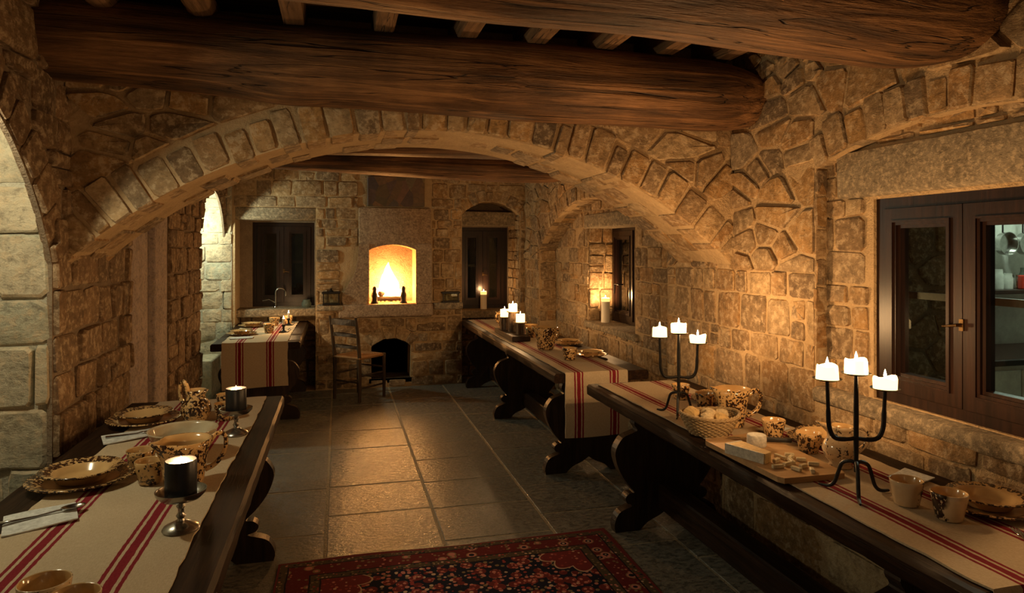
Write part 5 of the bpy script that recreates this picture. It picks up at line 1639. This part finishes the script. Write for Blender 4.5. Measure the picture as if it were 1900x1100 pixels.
for k, (x, y, h_) in enumerate(posts):
    candle((1.585 + x, 6.25 + y, TZ + h_ - 0.0035), ('lit candle on the leftmost post of the wooden stand', 'lit candle on the tallest post of the wooden stand', 'lit candle on the lowest right post of the wooden stand')[k], 0.042, 0.075, 'emissive_wax', CP * 0.55, 'candles on the wooden stand', 0.1, seed=30 + k)
jug((1.68, 6.90, TZ), 'speckled jug at the far end of the far right table', [(r * 1.1, z * 1.1) for r, z in talljug], math.radians(200), (math.radians(215), [(0.08, 0.145), (0.11, 0.165), (0.14, 0.145), (0.13, 0.09), (0.062, 0.05)], 0.011), SPOT)
plate_pair((1.93, 6.85, TZ), 'big plate near the wall behind the wooden candle stand', 'soup plate near the wall behind the wooden candle stand', 0.8)
tumbler((1.745, 6.15, TZ), 'orange-lit tumbler right of the wooden candle stand', SPOT, 1.1)
jug((1.660, 5.40, TZ), 'large speckled jug in the middle of the far right table', [(r * 1.12, z * 1.1) for r, z in widejug], math.radians(190), (math.radians(30), [(0.09, 0.15), (0.12, 0.17), (0.15, 0.15), (0.14, 0.09), (0.07, 0.05)], 0.011), DENSE)
plate_pair((1.935, 5.62, TZ), 'big plate by the wall right of the large speckled jug', 'soup plate by the wall right of the large speckled jug', 0.80)
napkin((1.83, 5.80, TZ), 'small napkin between the large jug and the wall plates', 0.1, 0.1, 0.3, 5)
tumbler((1.675, 4.84, TZ), 'dark-speckled tumbler nearest the hanging runner', DENSE, 1.12)
plate_pair((1.895, 4.97, TZ), 'big plate nearest the hanging runner of the far right table', 'soup plate nearest the hanging runner of the far right table', 0.78)

# --- far left table
plate_pair((-0.905, 7.02, TZ), 'big plate nearest the hanging runner on the far left table', 'soup plate nearest the hanging runner on the far left table', 0.85)
plate_pair((-0.89, 7.72, TZ), 'big plate at the window end of the far left table', 'soup plate at the window end of the far left table', 0.85)
napkin((-0.87, 6.75, TZ), 'white napkin beside the nearest plates on the far left table', 0.2, 0.12, 0.2, 6)
tumbler((-0.665, 7.12, TZ), 'tumbler beside the nearest plates on the far left table', SPOT, 1.1)
tumbler((-0.67, 7.75, TZ), 'tumbler beside the window-end plates on the far left table', SPOT, 1.1)
tumbler((-0.545, 7.95, TZ), 'tumbler behind the slim candles on the far left table', SPOT, 1.1)
for k, (x, y) in enumerate(((-0.53, 7.15), (-0.525, 7.78))):
    t = thing('candlestick', (x, y, TZ), ('low candlestick at the front of the far left table', 'low candlestick at the back of the far left table')[k], 'candlestick')
    MB().lathe([(0.0, 0.0), (0.045, 0.0), (0.048, 0.006), (0.02, 0.012), (0.010, 0.02), (0.010, 0.05), (0.017, 0.058), (0.016, 0.075), (0.0, 0.075)], 20).build('stand', 'iron', t, smooth='auto')
    MB().tube([(0.045, 0, 0.006), (0.07, 0, 0.02), (0.06, 0, 0.035), (0.04, 0, 0.02)], 0.004, 6).build('finger_ring', 'iron', t, smooth='auto')
    candle((x, y, TZ + 0.0745), ('slim short lit candle at the front of the far left table', 'slim short lit candle at the back of the far left table')[k], 0.012, 0.06, 'ivory_wax', CP * 0.3, 'slim candles on the far left table', seed=50 + k)

# --- sill candles
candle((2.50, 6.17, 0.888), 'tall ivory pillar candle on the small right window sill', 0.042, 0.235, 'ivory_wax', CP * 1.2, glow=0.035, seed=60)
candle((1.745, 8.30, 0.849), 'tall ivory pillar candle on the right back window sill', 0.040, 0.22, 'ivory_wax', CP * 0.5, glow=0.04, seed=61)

# ================================================================== CHAIR
ch = thing('ladderback_chair', (0.215, 7.50, 0.004), 'dark ladder-back chair with woven rush seat before the fireplace', 'chair', rotz=math.radians(-46))
W_, D_ = 0.18, 0.18
for sx in (-1, 1):
    MB().tube([(sx * W_, -D_, 0), (sx * W_, -D_ + 0.005, 0.25), (sx * W_, -D_, 0.46), (sx * (W_ + 0.004), -D_ - 0.025, 0.68), (sx * (W_ + 0.008), -D_ - 0.06, 0.885)], [0.017, 0.019, 0.020, 0.018, 0.015], 10).build('rear_post', 'chair_wood', ch, smooth='auto')
    MB().tube([(sx * (W_ + 0.01), D_, 0), (sx * (W_ + 0.01), D_, 0.25), (sx * (W_ + 0.01), D_, 0.47)], [0.016, 0.019, 0.02], 10).build('front_leg', 'chair_wood', ch, smooth='auto')
    for z in (0.14, 0.27):
        MB().tube([(sx * W_, -D_, z), (sx * W_, D_, z)], 0.010, 8).build('rung', 'chair_wood', ch, smooth='auto')
for z in (0.20, 0.32):
    MB().tube([(-W_, D_, z), (W_, D_, z)], 0.010, 8).build('rung', 'chair_wood', ch, smooth='auto')
MB().tube([(-W_, -D_, 0.2), (W_, -D_, 0.2)], 0.010, 8).build('rung', 'chair_wood', ch, smooth='auto')
for z, dy, hh in ((0.565, -0.008, 0.035), (0.69, -0.027, 0.04), (0.825, -0.05, 0.065)):
    P = [(-W_ + 2 * W_ * i / 10, z + hh / 2 + 0.012 * math.sin(PI * i / 10)) for i in range(11)] + [(W_ - 2 * W_ * i / 10, z - hh / 2 + 0.008 * math.sin(PI * i / 10)) for i in range(11)]
    MB().prism(P, lambda u, v, w, dy=dy: (u, -D_ + dy + w - 0.025 * (1 - (u / W_) ** 2), v), -0.007, 0.007).build('back_slat', 'chair_wood', ch)
m = MB()
for k in range(9):
    t = k / 9
    a, b = W_ * (1 - t) + 0.012, D_ * (1 - t) + 0.012
    if a < 0.03: break
    m.tube([(-a, -b, 0.452), (a, -b, 0.452), (a, b, 0.455), (-a, b, 0.455)], 0.0125, 6, True)
m.bbox(-W_, W_, -D_, D_, 0.435, 0.452, 0.006, 1)
m.build('rush_seat', 'rush', ch, smooth='auto')
